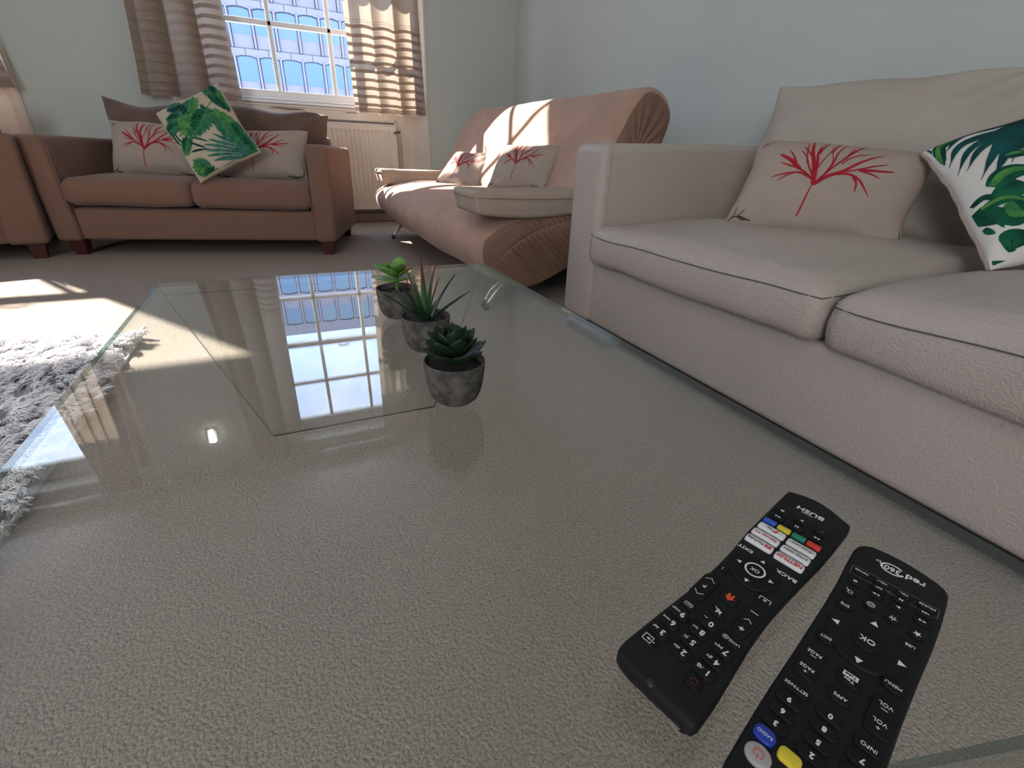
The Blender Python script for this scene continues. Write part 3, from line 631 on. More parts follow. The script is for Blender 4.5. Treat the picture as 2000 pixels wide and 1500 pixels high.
farp = [(1.38, .40), (1.14, .405), (.90, .395), (.74, .36), (.66, .31), (.66, .24), (.74, .16), (.90, .10), (1.12, .12), (1.40, .2)]
st = []
for i in range(31):
    y = 1.80 + (3.84 - 1.80) * i / 30; t_ = (y - 1.80) / 2.04
    if t_ < .45: k = math.sin(PI / 2 * min(1, t_ / .45)); p = lerp_prof(nearp, midp, k)
    else: k = max(0, (t_ - .6) / .4) ** 2; p = lerp_prof(midp, farp, k)
    if i == 0: cx = sum(a for a, _ in p) / len(p); cz = sum(b_ for _, b_ in p) / len(p); p0 = [(cx + (a - cx) * .93, cz + (b_ - cz) * .80) for a, b_ in p]; st.append((y - .018, p0))
    st.append((y, p))
p = st[-1][1]; cx = sum(a for a, _ in p) / len(p); cz = sum(b_ for _, b_ in p) / len(p)
st.append((3.86, [(cx + (a - cx) * .93, cz + (b_ - cz) * .8) for a, b_ in p]))
loft('seat', st, 'futon', fu, wr=.007, sc=3.5)
# pleated side panel of the seat: a lens-shaped cap with gathered ridges
v = []; f = []; na, nb = 240, 70
top = bez([(.708, .250), (.722, .288), (.80, .338), (.95, .368), (1.14, .390), (1.40, .408)], na); bot = bez([(.708, .225), (.722, .172), (.78, .118), (.930, .082), (1.12, .154), (1.42, .29)], na)
def zs(x): return float(np.interp(x, (.70, .75, .80, .86, .92, .98, 1.1, 1.3), (.10, .19, .238, .280, .308, .330, .355, .372)))
for j in range(nb + 1):
    for i in range(na + 1):
        s = j / nb; a = bot[i]; b_ = top[i]; x = a.x + (b_.x - a.x) * s; z = a.y + (b_.y - a.y) * s
        e = math.sin(PI * s) ** .4 * min(1, i / 14); ds = z - zs(x); q = x * .70 + z * .71; kx = min(1, max(0, (x - .74) / .12))
        rid = math.sin(q * 270 + 2.5 * noise.noise(Vector((x * 6, z * 6, 3)))) * (.45 + .9 * abs(noise.noise(Vector((q * 22, z * 2, 2)))))
        amp = .0095 * min(1, max(0, -ds * 30)) * min(1, max(0, (z - a.y) * 20)) if ds < 0 else .0065 * min(1, max(0, (b_.y - z) * 60)) * min(1, max(0, (x - .8) * 6))
        v.append((x, 1.785 - (.020 * e + amp * rid * kx * e - .0045 * math.exp(-(ds / .004) ** 2) * kx), z))
for j in range(nb):
    for i in range(na): a = j * (na + 1) + i; f.append((a, a + 1, a + na + 2, a + na + 1))
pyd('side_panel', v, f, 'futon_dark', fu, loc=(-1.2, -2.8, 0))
# back rest
bp0 = [(1.16, .42), (1.24, .57), (1.315, .71), (1.375, .81), (1.44, .862), (1.53, .835), (1.575, .76), (1.54, .64), (1.47, .50), (1.40, .36), (1.22, .34)]
st = []
for i in range(31):
    y = 1.80 + 2.06 * i / 30; t_ = i / 30; sh = 1 - .0 * t_
    k = 1 - .16 * max(0, (t_ - .90) / .10) ** 2
    st.append((y, [(1.3 + (a - 1.3) * (k if b_ > .6 else 1), .36 + (b_ - .36) * k + .025 * t_) for a, b_ in bp0]))
for s_, at_ in ((0, 1.78), (1, 3.885)):
    p = st[0][1] if s_ == 0 else st[-1][1]; cx = sum(a for a, _ in p) / len(p); cz = sum(b_ for _, b_ in p) / len(p)
    q = (at_, [(cx + (a - cx) * .86, cz + (b_ - cz) * .93) for a, b_ in p])
    st = [q] + st if s_ == 0 else st + [q]
loft('backrest', st, 'futon', fu, wr=.008, sc=3.2, seed=4)
# gathered end panel of the back rest
v = []; f = []
inn = [(1.3 + (a - 1.33) * .9 + .03, .6 + (b_ - .6) * .93) for a, b_ in bp0]
cc = (sum(a for a, _ in inn) / len(inn), sum(b_ for _, b_ in inn) / len(inn))
Lp = bez(inn + [inn[0]], 88)
for j in range(8):
    s = 1 - j / 7
    for i, q in enumerate(Lp):
        x = cc[0] + (q.x - cc[0]) * s; z = cc[1] + (q.y - cc[1]) * s
        v.append((x, 1.775 - .016 * (1 - s ** 4) - .0035 * math.sin(i * .95) * s * (1 - s) * 4, z))
n_ = len(Lp)
for j in range(7):
    for i in range(n_ - 1): a = j * n_ + i; f.append((a, a + n_, a + n_ + 1, a + 1))
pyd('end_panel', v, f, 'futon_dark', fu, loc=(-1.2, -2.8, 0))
# arm pads
def pad(y0, y1, xe, z0, z1):
    bm = bmesh.new(); bm_box(bm, .665, xe, y0, y1, z0, z1, .016, 3)
    bmesh.ops.subdivide_edges(bm, edges=[e for e in bm.edges if abs(e.verts[0].co.x - e.verts[1].co.x) > .2], cuts=8)
    for v_ in bm.verts:
        k = max(0, (v_.co.x - .665) / .5); v_.co.z -= .018 * math.sin(PI * min(1, k)) * (1 if v_.co.z < (z0 + z1) / 2 else .3)
        if v_.co.x < .72 and v_.co.z < (z0 + z1) / 2: v_.co.x += .012
    o = bm_obj('arm_pad', bm, 'futon_pad', fu, loc=(-1.2, -2.8, 0)); autosmooth(o, .9)
    zz = z1 - .022
    tube('piping', [(.664, y0 + .02, zz), (.664, y1 - .02, zz), (.68, y1 + .001, zz), (xe, y1 + .001, zz - .012)][:2], .004, 'futon_pad', o, n=6)
    tube('piping', [(.67, y0 - .001, zz)] + [(.665 + (xe - .665) * i / 8, y0 - .002, zz - .006 * math.sin(PI * i / 8)) for i in range(1, 9)], .004, 'futon_pad', o, n=6)
pad(1.76, 2.03, 1.30, .385, .472); pad(3.62, 3.86, 1.24, .385, .476)
box('under_seat_shade', .98, 1.62, 1.90, 3.80, .06, .19, 'underside', fu, loc=(-1.2, -2.8, 0))  # black box added to darken the space under the seat
for y in (1.80, 3.66):
    for x, s in ((.80, -1), (1.50, 1)):
        leg = tube('leg', bez([(x - s * .03, y, .12), (x + s * .03, y - .012, .07), (x + s * .075, y - .02, .022)], 8), .0065, 'chrome', fu, n=10); leg.location = (-1.2, -2.8, 0)
        leg2 = tube('leg', bez([(x - s * .03, y + .03, .12), (x + s * .03, y + .035, .07), (x + s * .065, y + .03, .022)], 8), .0065, 'chrome', fu, n=10); leg2.location = (-1.2, -2.8, 0)
        for l_, px, py in ((leg, x + s * .077, y - .02), (leg2, x + s * .067, y + .03)):
            lathe('castor', [(.001, 0), (.013, 0), (.014, .006), (.011, .022), (.001, .024)], 'black_foot', l_, n=14, loc=(px, py, 0))

# =================================================================== cream leather sofa (right)
rs = thing('sofa', 'large cream leather sofa in the right foreground with a leaf-print cushion on it', 'sofa', (1.4, 0.1, 0))
def R(o): o.location = Vector(o.location) + Vector((-1.4, -.1, 0)); return o
R(box('base', .957, 1.96, -1.30, 1.37, .052, .272, 'leather_s', rs, bev=.022, seg=4))
for y0, y1 in ((1.355, 1.535), (-1.47, -1.29)):
    bm = bmesh.new(); bm_box(bm, .945, 1.99, y0, y1, .05, .640, .03, 5)
    bmesh.ops.subdivide_edges(bm, edges=[e for e in bm.edges if abs(e.verts[0].co.x - e.verts[1].co.x) > .3], cuts=6)
    for v_ in bm.verts: v_.co.z += .016 * max(0, min(1, (v_.co.x - .95) / .5)) * (v_.co.z > .4)
    a_ = R(bm_obj('arm', bm, 'leather_s', rs))
    q = [(.974, y0 - .0005, .07), (.974, y0 - .0005, .3), (.974, y0 - .0005, .5), (.974, y0 - .0005, .575), (.974, y0 - .0005, .605), (.975, y0 + .009, .631), (.977, y0 + .032, .6415), (.978, y1 - .032, .6415), (.975, y1 - .009, .631), (.974, y1 + .0005, .605), (.974, y1 + .0005, .575), (.974, y1 + .0005, .5), (.974, y1 + .0005, .3), (.974, y1 + .0005, .07)]
    tube('seam', bez(q, 66), .0018, 'leather_s', a_, n=5)
R(box('back', 1.86, 2.05, -1.30, 1.37, .052, .60, 'leather_s', rs, bev=.04, seg=4))
for a, b_ in ((1.237, 1.48), (-1.40, -1.16)):
    R(box('foot', .945, 1.06, a, b_, 0, .052, 'foot_grey', rs, bev=.004))
R(box('foot', 1.85, 1.95, 1.25, 1.45, 0, .052, 'foot_grey', rs, bev=.004))
R(box('under_base_shade', 1.01, 1.9, -1.12, 1.22, .004, .053, 'underside', rs))  # black slab added in place of the deep shade under the base
slabs = []
R(slab('seat_cushion', .928, 1.86, .545, 1.352, .268, .392, 'leather', rs, r=.022, crown=.045, seam=.0014, seed=2.1, wr=.005, n=36))
R(slab('seat_cushion', .935, 1.86, -.36, .520, .262, .388, 'leather', rs, r=.020, crown=.055, seam=.0014, seed=7.7, wr=.005, n=36))
R(slab('seat_cushion', .935, 1.86, -1.285, -.38, .262, .388, 'leather', rs, r=.026, crown=.050, seam=.0012, seed=9.7, wr=.005, n=36))
fn = pillow_fn(.72, .50, .19, 2.2, pinch=.05, wr=.026, sharp=.42)
bc = pillow(fn, 'back_cushion', 'cream_pillow', rs, n=44)
mm = basis((1.71, 1.02, .61), (.21, -.978, .007), (.275, .066, .959)); bc.matrix_local = Matrix.Translation((-1.4, -.1, 0)) @ mm
fn = pillow_fn(.72, .50, .19, 8.2, pinch=.05, wr=.014, sharp=.42)
bc = pillow(fn, 'back_cushion', 'cream_pillow', rs, n=30)
bc.matrix_local = Matrix.Translation((-1.4, -.1, 0)) @ basis((1.72, -.72, .61), (.0, -1, .0), (.2, 0, .96))

# =================================================================== scatter cushions
def flower_cushion(label, mw, w, h, T=.15, seed=1., corners=True, sz=1.0, group='linen cushions with a red flower print'):
    c = thing('cushion', label, 'cushion', mw=mw, group=group)
    fn = pillow_fn(w, h, T, seed, pinch=.06, wr=.008)
    pillow(fn, 'cover', 'linen', c, n=36)
    k = w / .46
    ribbons(fn, [(([(-.112, -.14)] + p if i_ and math.dist(p[0], (-.112, -.13)) < .2 else p), wd * k) for i_, (p, wd) in enumerate(FLOWER)], w, h, 'flower_print', 'red_print', c, n=12)
    if corners: ribbons(fn, [([(u_ * .915, v_ * .90) for u_, v_ in p], wd * k) for p, wd in CORNERS], w, h, 'corner_print', 'brown_print', c, n=8)
    return c
def s45(c, X, Y, k): return basis(tuple(Vector((0, 0, .6)) + (Vector(c) - Vector((0, 0, .6))) * k), X, Y)
# the pose matrix is the middle plane of each case
flower_cushion('linen cushion with a red flower print, left end of the brown sofa', s45((-.597, 3.568, .554), (.936, -.353, -.013), (.13, .31, .942), 1.03), .515, .31, seed=1.4)
flower_cushion('linen red-flower cushion half hidden by the palm-leaf cushion, against the sofa arm', s45((-.049, 3.299, .541), (.932, -.361, .03), (.15, .45, .88), 1.05), .525, .31, seed=4.4)
flower_cushion('large linen cushion with a crimson flower, leaning on the cream leather sofa', basis((1.44, .944, .524), (.463, -.884, -.067), (.519, .209, .829)), .46, .30, T=.155, seed=2.9)
flower_cushion('upright linen flower cushion on the tan sofa bed, behind the near arm pad', s45((1.323, 2.688, .528), (.521, -.853, .025), (.514, .337, .789), .86), .36, .26, T=.10, seed=6.4)
flower_cushion('sunlit flat-lying linen flower cushion on the tan sofa bed near the radiator', s45((1.188, 3.317, .483), (.406, -.914, -.029), (.646, .264, .716), .96), .40, .29, T=.12, seed=8.1)

pc = thing('cushion', 'ivory cushion with green palm and cheese-plant leaves, standing on one corner on the brown sofa', 'cushion', mw=basis((-.302, 3.354, .647), (.894, -.04, .446), (-.368, .501, .783)))
fn = pillow_fn(.37, .43, .13, 3.7, pinch=.04, wr=.004); pillow(fn, 'cover', 'ivory_warm', pc, n=36)
fan = lambda t_: .25 + .75 * min(1, (1 - t_) * 1.6) if t_ > .02 else .1
point = lambda t_: max(.04, math.sin(PI * min(1, t_ * .8 + .18)) * (1 if t_ < .8 else (1 - t_) / .2))
ribbons(fn, B_BLADE[:11], .37, .43, 'palm_fan_print', 'leaf_fan', pc, prof=lambda t_: .15 + 1.5 * math.sin(PI * min(1, t_ * .85 + .02)) * (1 - t_) ** .5, n=12)
ribbons(fn, [([a_[0][0], [(a_[0][k_][0] + b_[0][k_][0]) / 2 for k_ in (1,)] and [(a_[0][1][0] + b_[0][1][0]) / 2, (a_[0][1][1] + b_[0][1][1]) / 2], [(a_[0][2][0] + b_[0][2][0]) / 2, (a_[0][2][1] + b_[0][2][1]) / 2]], .006) for a_, b_ in zip(B_BLADE[:7], B_BLADE[1:8])], .37, .43, 'palm_fan_gap_print', 'ivory_warm', pc, off=.0013, prof=lambda t_: max(.02, (t_ - .3) * 1.4), n=8)
ribbons(fn, B_BLADE[11:], .37, .43, 'palm_blade_print', 'leaf_teal', pc, prof=point)
def monstera(fn, w, h, base, tip, width, parent, m1, m2, off, name='leaf_print'):
    """split leaf: a heart of lobes leaving the midrib"""
    B, T_ = Vector((base[0] * w / 2, base[1] * h / 2)), Vector((tip[0] * w / 2, tip[1] * h / 2)); d = T_ - B; L = d.length; d.normalize(); nrm = Vector((-d.y, d.x))
    A = []; Bt = []
    for s in (-1, 1):
        for i in range(7):
            k = .04 + .13 * i; root = B + d * L * k; ln = width * (.62 * math.sin(PI * min(.97, .18 + .12 * i)) ** .7); adv = L * (.10 + .13 * (i / 6)) if i else -L * .1
            end = root + nrm * s * ln + d * adv; mid = root + nrm * s * ln * .55 + d * adv * .15
            (A if s > 0 else Bt).append(([(p_.x / (w / 2), p_.y / (h / 2)) for p_ in (root, mid, end)], L * .135))
    A.append(([(p_.x / (w / 2), p_.y / (h / 2)) for p_ in (B + d * L * .5, B + d * L * .8, T_)], L * .16))
    f_ = lambda t_: .75 + .35 * math.sin(PI * t_) if t_ < .75 else max(.08, (1 - t_) / .25)
    ribbons(fn, A, w, h, name, m1, parent, off=off, prof=f_, n=6); ribbons(fn, Bt, w, h, name, m2, parent, off=off + .0002, prof=f_, n=6)
    if width > .06:
        hl = [([(u_, v_) for u_, v_ in ((q_[0][0], q_[0][1]), (q_[1][0], q_[1][1]), (q_[2][0] * .85 + q_[1][0] * .15, q_[2][1] * .85 + q_[1][1] * .15))], .0042) for q_, _w in (A + Bt)[::2]]
        ribbons(fn, hl, w, h, 'vein_print', 'leaf_light' if m1 != 'leaf_light' else 'leaf_mid', parent, off=off + .00035, prof=lambda t_: 1 - .8 * t_, n=5)
    st_ = [([(p_.x / (w / 2), p_.y / (h / 2)) for p_ in (B - d * L * .35, B, B + d * L * .55, T_)], .0035)]
    ribbons(fn, st_, w, h, 'stem_print', 'leaf_light', parent, off=off + .0005, prof=lambda t_: 1, n=8)
cols = ['leaf_mid', 'leaf_fan', 'leaf_mid', 'leaf_mid', 'leaf_mid', 'leaf_light', 'leaf_teal', 'leaf_mid', 'leaf_green', 'leaf_mid', 'leaf_light', 'leaf_light', 'leaf_mid', 'leaf_green', 'leaf_teal']
cols2 = ['leaf_light', 'leaf_teal', 'leaf_green', 'leaf_light', 'leaf_green', 'leaf_green', 'leaf_mid', 'leaf_light', 'leaf_mid', 'leaf_green', 'leaf_green', 'leaf_mid', 'leaf_green', 'leaf_mid', 'leaf_fan']
for i, (a, b_, wd) in enumerate(B_LEAF): monstera(fn, .37, .43, a, b_, wd * 1.3, pc, cols[i], cols2[i], .0012 + .0004 * i)

pf = thing('cushion', 'white cushion with dark green leaf print and beige edging, cut off by the right edge', 'cushion', mw=basis((1.591, .483, .601), (.658, -.666, .353), (.45, .723, .525)))
fn = pillow_fn(.434, .434, .13, 5.3, pinch=.05, wr=.006); pillow(fn, 'cover', 'ivory', pf, n=40)
e_ = [fn(-1, t_, 1) for t_ in np.linspace(-1, 1, 40)]
tube('edge_piping', [(p[0] - .002, p[1], p[2] + .002 * math.sin(i * 1.1)) for i, p in enumerate(e_)], .004, 'linen', pf, n=6)
ribbons(fn, F_BLADE, .434, .434, 'palm_frond_print', 'leaf_teal', pf, off=.0018, prof=point, n=14)['kind'] = 'stuff'
FP = lambda t_: max(.06, math.sin(PI * min(1, t_ * .75 + .2)) * (1 if t_ < .85 else (1 - t_) / .15))
for p, w_ in F_GREEN: ribbons(fn, [(p, w_ * 1.15)], .434, .434, 'leaf_print', 'leaf_green', pf, off=.0010, prof=FP, n=12)
for i in (0, 3, 4, 5, 9, 10): ribbons(fn, [([(u - .01, v_ + .015) for u, v_ in F_GREEN[i][0]], F_GREEN[i][1] * .45)], .434, .434, 'leaf_highlight_print', 'leaf_light', pf, off=.0024, prof=FP, n=12)
# =================================================================== glass coffee table (one bent sheet)
gt = thing('coffee_table', 'low clear glass coffee table made of one bent sheet, in the foreground', 'table', (.088, .52, 0))
TY0, TY1, TZ, TH = -.028, 1.045, .37, .007
def half(z): return .317 if z > .345 else .19 + (.317 - .19) * (z / .345)
def sheet(name, path, parent):
    """path: (y, z, ny, nz) of the outer surface with inward thickness direction"""
    v = []; f = []; mi = []
    for y, z, ny, nz in path:
        h_ = half(z)
        for s in (-1, 1):
            v.append((s * h_, y - .52, z)); v.append((s * h_, y - .52 + ny * TH, z + nz * TH))
    n = len(path)
    for i in range(n - 1):
        a = i * 4; b_ = a + 4
        for q, m_ in (((a, a + 2, b_ + 2, b_), 0), ((a + 1, b_ + 1, b_ + 3, a + 3), 0), ((a, b_, b_ + 1, a + 1), 1), ((a + 2, a + 3, b_ + 3, b_ + 2), 1)): f.append(q); mi.append(m_)
    for a in (0, (n - 1) * 4): f.append((a, a + 1, a + 3, a + 2)); mi.append(1)
    o = pyd(name, v, f, ['glass', 'glass_edge'], parent, smooth=False)
    o.data.polygons.foreach_set('material_index', mi)
    bm = bmesh.new(); bm.from_mesh(o.data); bmesh.ops.recalc_face_normals(bm, faces=bm.faces); bm.to_mesh(o.data); bm.free()
    return o
RB = .028
far = [(TY1 - RB + RB * math.sin(a), TZ - RB + RB * math.cos(a), -math.sin(a), -math.cos(a)) for a in np.linspace(0, PI / 2, 9)]
near = [(TY0 + RB - RB * math.sin(a), TZ - RB + RB * math.cos(a), math.sin(a), -math.cos(a)) for a in np.linspace(PI / 2, 0, 9)]
sheet('tabletop', near + far, gt)
zz = np.linspace(.342, 0, 6)
sheet('leg_panel', [(TY1, z, -1, 0) for z in zz], gt); sheet('leg_panel', [(.1224 - .44 * z, z, 1, 0) for z in zz], gt)

# =================================================================== succulents
def pot(label, x, y, leaves):
    t_ = thing('potted_succulent', label, 'potted plant', (x, y, TZ + .0005), group='potted succulents on the glass table')
    lathe('pot', [(.001, 0), (.013, 0), (.0185, .0018), (.0230, .006), (.0262, .013), (.0286, .024), (.0300, .036), (.0305, .0445), (.0300, .0455), (.0290, .0455), (.0284, .0445), (.0276, .036), (.001, .035)], 'concrete', t_, n=48)
    lathe('soil', [(.001, .0365), (.0276, .0365), (.0277, .038), (.015, .0395), (.001, .040)], 'soil', t_, n=24)
    leaves(t_); return t_
def leaf_mesh(L, Wd, Tk, kind):
    v = []; f = []; n = 12; m_ = 7
    for i in range(n + 1):
        s = i / n
        if kind == 'round': w_ = Wd * (math.sin(PI * min(1, s ** 1.25 * .97 + .03))) ** .62; th = Tk; bend = .25 * L * s * s * -.2
        elif kind == 'point': w_ = Wd * (math.sin(PI * (s * .78 + .16)) ** .9) * (1 if s < .82 else ((1 - s) / .18) ** .6 * 1.0 + .02); th = Tk; bend = L * .28 * s * s
        else: w_ = Wd * (1 - s) ** .75 + .00012; th = Tk; bend = -L * .10 * s * s
        th_ = th * (.35 + .65 * math.sin(PI * min(1, s * .8 + .15)))
        cup = .35 if kind != 'round' else .15
        for k in range(m_):
            a = -1 + 2 * k / (m_ - 1); v.append((a * w_ / 2, s * L, bend + cup * w_ * a * a * .5 + th_ * .5 * (1 - a * a)))
        for k in range(m_):
            a = 1 - 2 * k / (m_ - 1); v.append((a * w_ / 2, s * L, bend + cup * w_ * a * a * .5 - th_ * .5 * (1 - a * a) - .0001))
    r = 2 * m_
    for i in range(n):
        for k in range(r): a = i * r + k; b_ = i * r + (k + 1) % r; f.append((a, b_, b_ + r, a + r))
    f.append(tuple(range(r - 1, -1, -1))); f.append(tuple(range(n * r, n * r + r)))
    me = bpy.data.meshes.new('leaf'); me.from_pydata(v, [], f); me.update(); me.polygons.foreach_set('use_smooth', [True] * len(me.polygons)); return me
def place_leaf(me, mt, par, az, el, z, r0=.002, sc=1., c=(0, 0), roll=0):
    key = (me.name, mt)
    if not me.materials: me.materials.append(M[mt])
    o = bpy.data.objects.new('leaf', me); COL.objects.link(o); o.parent = par
    o.matrix_local = Matrix.Translation((c[0], c[1], z)) @ Matrix.Rotation(az, 4, 'Z') @ Matrix.Translation((0, r0, 0)) @ Matrix.Rotation(el, 4, 'X') @ Matrix.Rotation(roll, 4, 'Y') @ Matrix.Scale(sc, 4)
    return o
def jade(t_):
    tube('stem', [(0, 0, .034), (.001, 0, .050), (0, .001, .070)], .0025, 'succ_bright', t_, n=8)
    me = leaf_mesh(.024, .0215, .0032, 'round')
    for k, (n, el, z, sc) in enumerate(((5, .22, .056, 1.2), (4, .6, .062, 1.2), (3, 1.05, .064, 1.0), (1, 1.35, .066, .7))):
        for i in range(n): place_leaf(me, 'succ_bright', t_, 2 * PI * i / n + k * .63 + .4 * rng.random(), el + .15 * rng.normal() * .6, z, .003, sc * (1 + .08 * rng.normal()))
def aloe(t_):
    red = leaf_mesh(.074, .0095, .003, 'spike'); dark = leaf_mesh(.062, .0060, .0028, 'spike')
    for az, el, sc in ((2.8, 1.42, 1.18), (.9, 1.36, 1.0), (4.2, 1.38, .82), (5.0, 1.45, 1.05), (1.9, 1.30, .86)):
        place_leaf(red, 'aloe', t_, az, el, .036, .002, sc)
    for i in range(12):
        az = 2 * PI * i / 12 + .3 * rng.random(); place_leaf(dark, 'aloe_dark', t_, az, .72 + .42 * rng.random(), 0.037, .004, .72 + .45 * rng.random(), roll=.3 * rng.normal())
def echeveria(t_):
    me = leaf_mesh(.027, .0185, .0035, 'point')
    for k, (n, el, z, sc) in enumerate(((8, .26, .044, 1.28), (7, .55, .048, 1.2), (6, .85, .052, 1.05), (5, 1.1, .054, .85), (3, 1.32, .056, .6))):
        for i in range(n): place_leaf(me, 'succ_dark', t_, 2 * PI * i / n + k * .41, el + .07 * rng.normal(), z, .002, sc * (1 + .07 * rng.normal()))
pot('round-leaved bright green succulent in a grey cement pot, farthest of the three on the table', .136, .690, jade)
pot('spiky aloe with red-tipped leaves in a grey cement pot, middle of the three', .141, .549, aloe)
pot('dark green rosette succulent in a grey cement pot, nearest of the three on the table', .1305, .404, echeveria)

# =================================================================== shaggy rug
def inpoly(px, py, poly):
    r = np.zeros(len(px), bool); j = len(poly) - 1
    for i in range(len(poly)):
        xi, yi = poly[i]; xj, yj = poly[j]
        r ^= ((yi > py) != (yj > py)) & (px < (xj - xi) * (py - yi) / (yj - yi + 1e-12) + xi); j = i
    return r
RUG = [(-.50, 1.86), (-.50, 1.3), (-.505, .9), (-.50, .5), (-.50, -.3), (-1.9, -.3), (-1.95, 1.0), (-1.9, 1.92), (-1.2, 1.93), (-.8, 1.90)]
rg = thing('rug', 'grey-white shaggy rug on the carpet left of the glass table', 'rug', (-1.2, .9, 0))
v = [(x + 1.2, y - .9, z) for z in (.001, .009) for x, y in RUG]; n_ = len(RUG)
pyd('backing', v, [tuple(range(n_ - 1, -1, -1)), tuple(range(n_, 2 * n_))] + [(i, (i + 1) % n_, n_ + (i + 1) % n_, n_ + i) for i in range(n_)], 'rug_back', rg, smooth=False)
NT = 8000; K = 15                       # tufts, strands per tuft
tx = rng.uniform(-1.95, -.5, NT); ty = rng.uniform(-.3, 1.93, NT); kp = inpoly(tx, ty, RUG); tx, ty = tx[kp], ty[kp]; NT = len(tx)
ang = np.array([3.6 * noise.noise(Vector((a * 2.2, b_ * 2.2, 3))) + 2.0 * noise.noise(Vector((a * 9, b_ * 9, 5))) for a, b_ in zip(tx, ty)]) - .6
NS = NT * K; a = np.repeat(ang, K) + rng.normal(0, .28, NS); ln = np.repeat(rng.uniform(.035, .06, NT), K) * rng.uniform(.8, 1.15, NS)
bx = np.repeat(tx, K) + rng.normal(0, .006, NS); by = np.repeat(ty, K) + rng.normal(0, .006, NS)
tipx = np.repeat(rng.normal(0, .006, NT), K); lean = np.repeat(rng.uniform(.5, 1.0, NT), K)
PTS = 5; pos = np.zeros((NS, PTS, 3), np.float32); dx, dy = np.cos(a), np.sin(a)
for i in range(PTS):
    s = i / (PTS - 1); out_ = ln * lean * s ** 1.4 * .85; up = ln * (1 - .35 * lean) * np.sin(s * 1.9) * .75
    wig = .003 * np.sin(s * 9 + bx * 300)
    pinch_ = 1 - .55 * s                 # strands of one tuft draw together at the tip
    cx_ = np.repeat(tx, K) + (bx - np.repeat(tx, K)) * pinch_; cy_ = np.repeat(ty, K) + (by - np.repeat(ty, K)) * pinch_
    pos[:, i, 0] = cx_ + dx * out_ - dy * wig + 1.2; pos[:, i, 1] = cy_ + dy * out_ + dx * wig - .9; pos[:, i, 2] = .008 + up
hc = bpy.data.hair_curves.new('pile'); hc.add_curves([PTS] * NS)
hc.position_data.foreach_set('vector', pos.reshape(-1))
ra = hc.attributes.new('radius', 'FLOAT', 'POINT'); ra.data.foreach_set('value', np.tile(np.array([.0014, .0014, .0013, .0011, .0004], np.float32), NS))
hc.materials.append(M['pile']); ho = bpy.data.objects.new('pile', hc); COL.objects.link(ho); ho.parent = rg; ho['kind'] = 'stuff'

# =================================================================== remote controls
def rframe(O, deg, name, label):
    return thing(name, label, 'remote control', (O[0], O[1], TZ + .0003), math.radians(deg), 'remote controls on the glass table')
def body(par, outline, th=.018, name='casing', side=.0016):
    P = [Vector(p) * .01 for p in outline]; C = sum(P, Vector((0, 0))) / len(P); v = []; f = []; n = len(P)
    def off(p, d, i):
        t_ = (P[(i + 1) % n] - P[i - 1]).normalized(); return p + Vector((-t_.y, t_.x)) * d
    area = sum(P[i - 1].x * P[i].y - P[i].x * P[i - 1].y for i in range(n)); sg = 1 if area > 0 else -1
    for z, d in ((0, .0075), (.004, .0045), (.010, .0005), (th - .0035, .0002), (th - .0012, .0008), (th - .0003, .0018), (th, .003)):
        for i, p in enumerate(P): q = off(p, d * sg, i); v.append((q.x, q.y, z))
    for j in range(6):
        for i in range(n): a = j * n + i; b_ = j * n + (i + 1) % n; f.append((a, b_, b_ + n, a + n) if sg > 0 else (b_, a, a + n, b_ + n))
    lo, hi = tuple(range(n)), tuple(range(6 * n, 7 * n)); f.append(lo[::-1] if sg > 0 else lo); f.append(hi if sg > 0 else hi[::-1])
    return pyd(name, v, f, 'plastic', par)
def key(par, x, y, w, h, mt='button', th=.018, up=.0012, shape='rect', r=None, label=None, name='button'):
    """a keycap: rounded rectangle or ellipse in cm, domed"""
    x, y, w, h = x * .01, y * .01, w * .01, h * .01; r = (min(w, h) * .35) if r is None else r * .01; ring = []
    if shape == 'oval': ring = [(w / 2 * math.cos(t_), h / 2 * math.sin(t_)) for t_ in np.linspace(0, 2 * PI, 28, endpoint=False)]
    else:
        for cx, cy, a0 in ((1, 1, 0), (-1, 1, PI / 2), (-1, -1, PI), (1, -1, 3 * PI / 2)):
            for k in range(5): a = a0 + k * PI / 8; ring.append((cx * (w / 2 - r) + r * math.cos(a), cy * (h / 2 - r) + r * math.sin(a)))
    v = []; f = []; n = len(ring)
    for z, s in ((-.001, 1), (up * .6, 1), (up * .9, .96), (up, .86)): v += [(a * (1 if s == 1 else 1 - (1 - s) * min(w, h) / w * 1.2), b_ * (1 if s == 1 else 1 - (1 - s) * min(w, h) / h * 1.2), z) for a, b_ in ring]
    for j in range(3):
        for i in range(n): a = j * n + i; b_ = j * n + (i + 1) % n; f.append((a, b_, b_ + n, a + n))
    f.append(tuple(range(3 * n, 4 * n)))
    o = pyd(name, v, f, mt, par, loc=(x, y, th)); o['top'] = up
    if label: o['label'] = label
    return o
def T(k, s, size, mt='white_ink', dx=0, dy=0, sx=1.0, bold=0):
    return text(s, size * .01, (dx * .01, dy * .01, k.get('top', 0) + .00012), mt, k, sx, bold=bold)
def poly(k, pts, mt='white_ink', z=None, name='symbol'):
    z = (k.get('top', 0) + .0002) if z is None else z
    return pyd(name, [(a * .01, b_ * .01, z) for a, b_ in pts], [tuple(range(len(pts)))], mt, k, smooth=False)
def tri(k, cx, cy, s, a, mt='white_ink', asp=1.0):
    P = [(s, 0), (-s * .6, s * .85 * asp), (-s * .6, -s * .85 * asp)]
    return poly(k, [(cx + p * math.cos(a) - q * math.sin(a), cy + p * math.sin(a) + q * math.cos(a)) for p, q in P], mt)
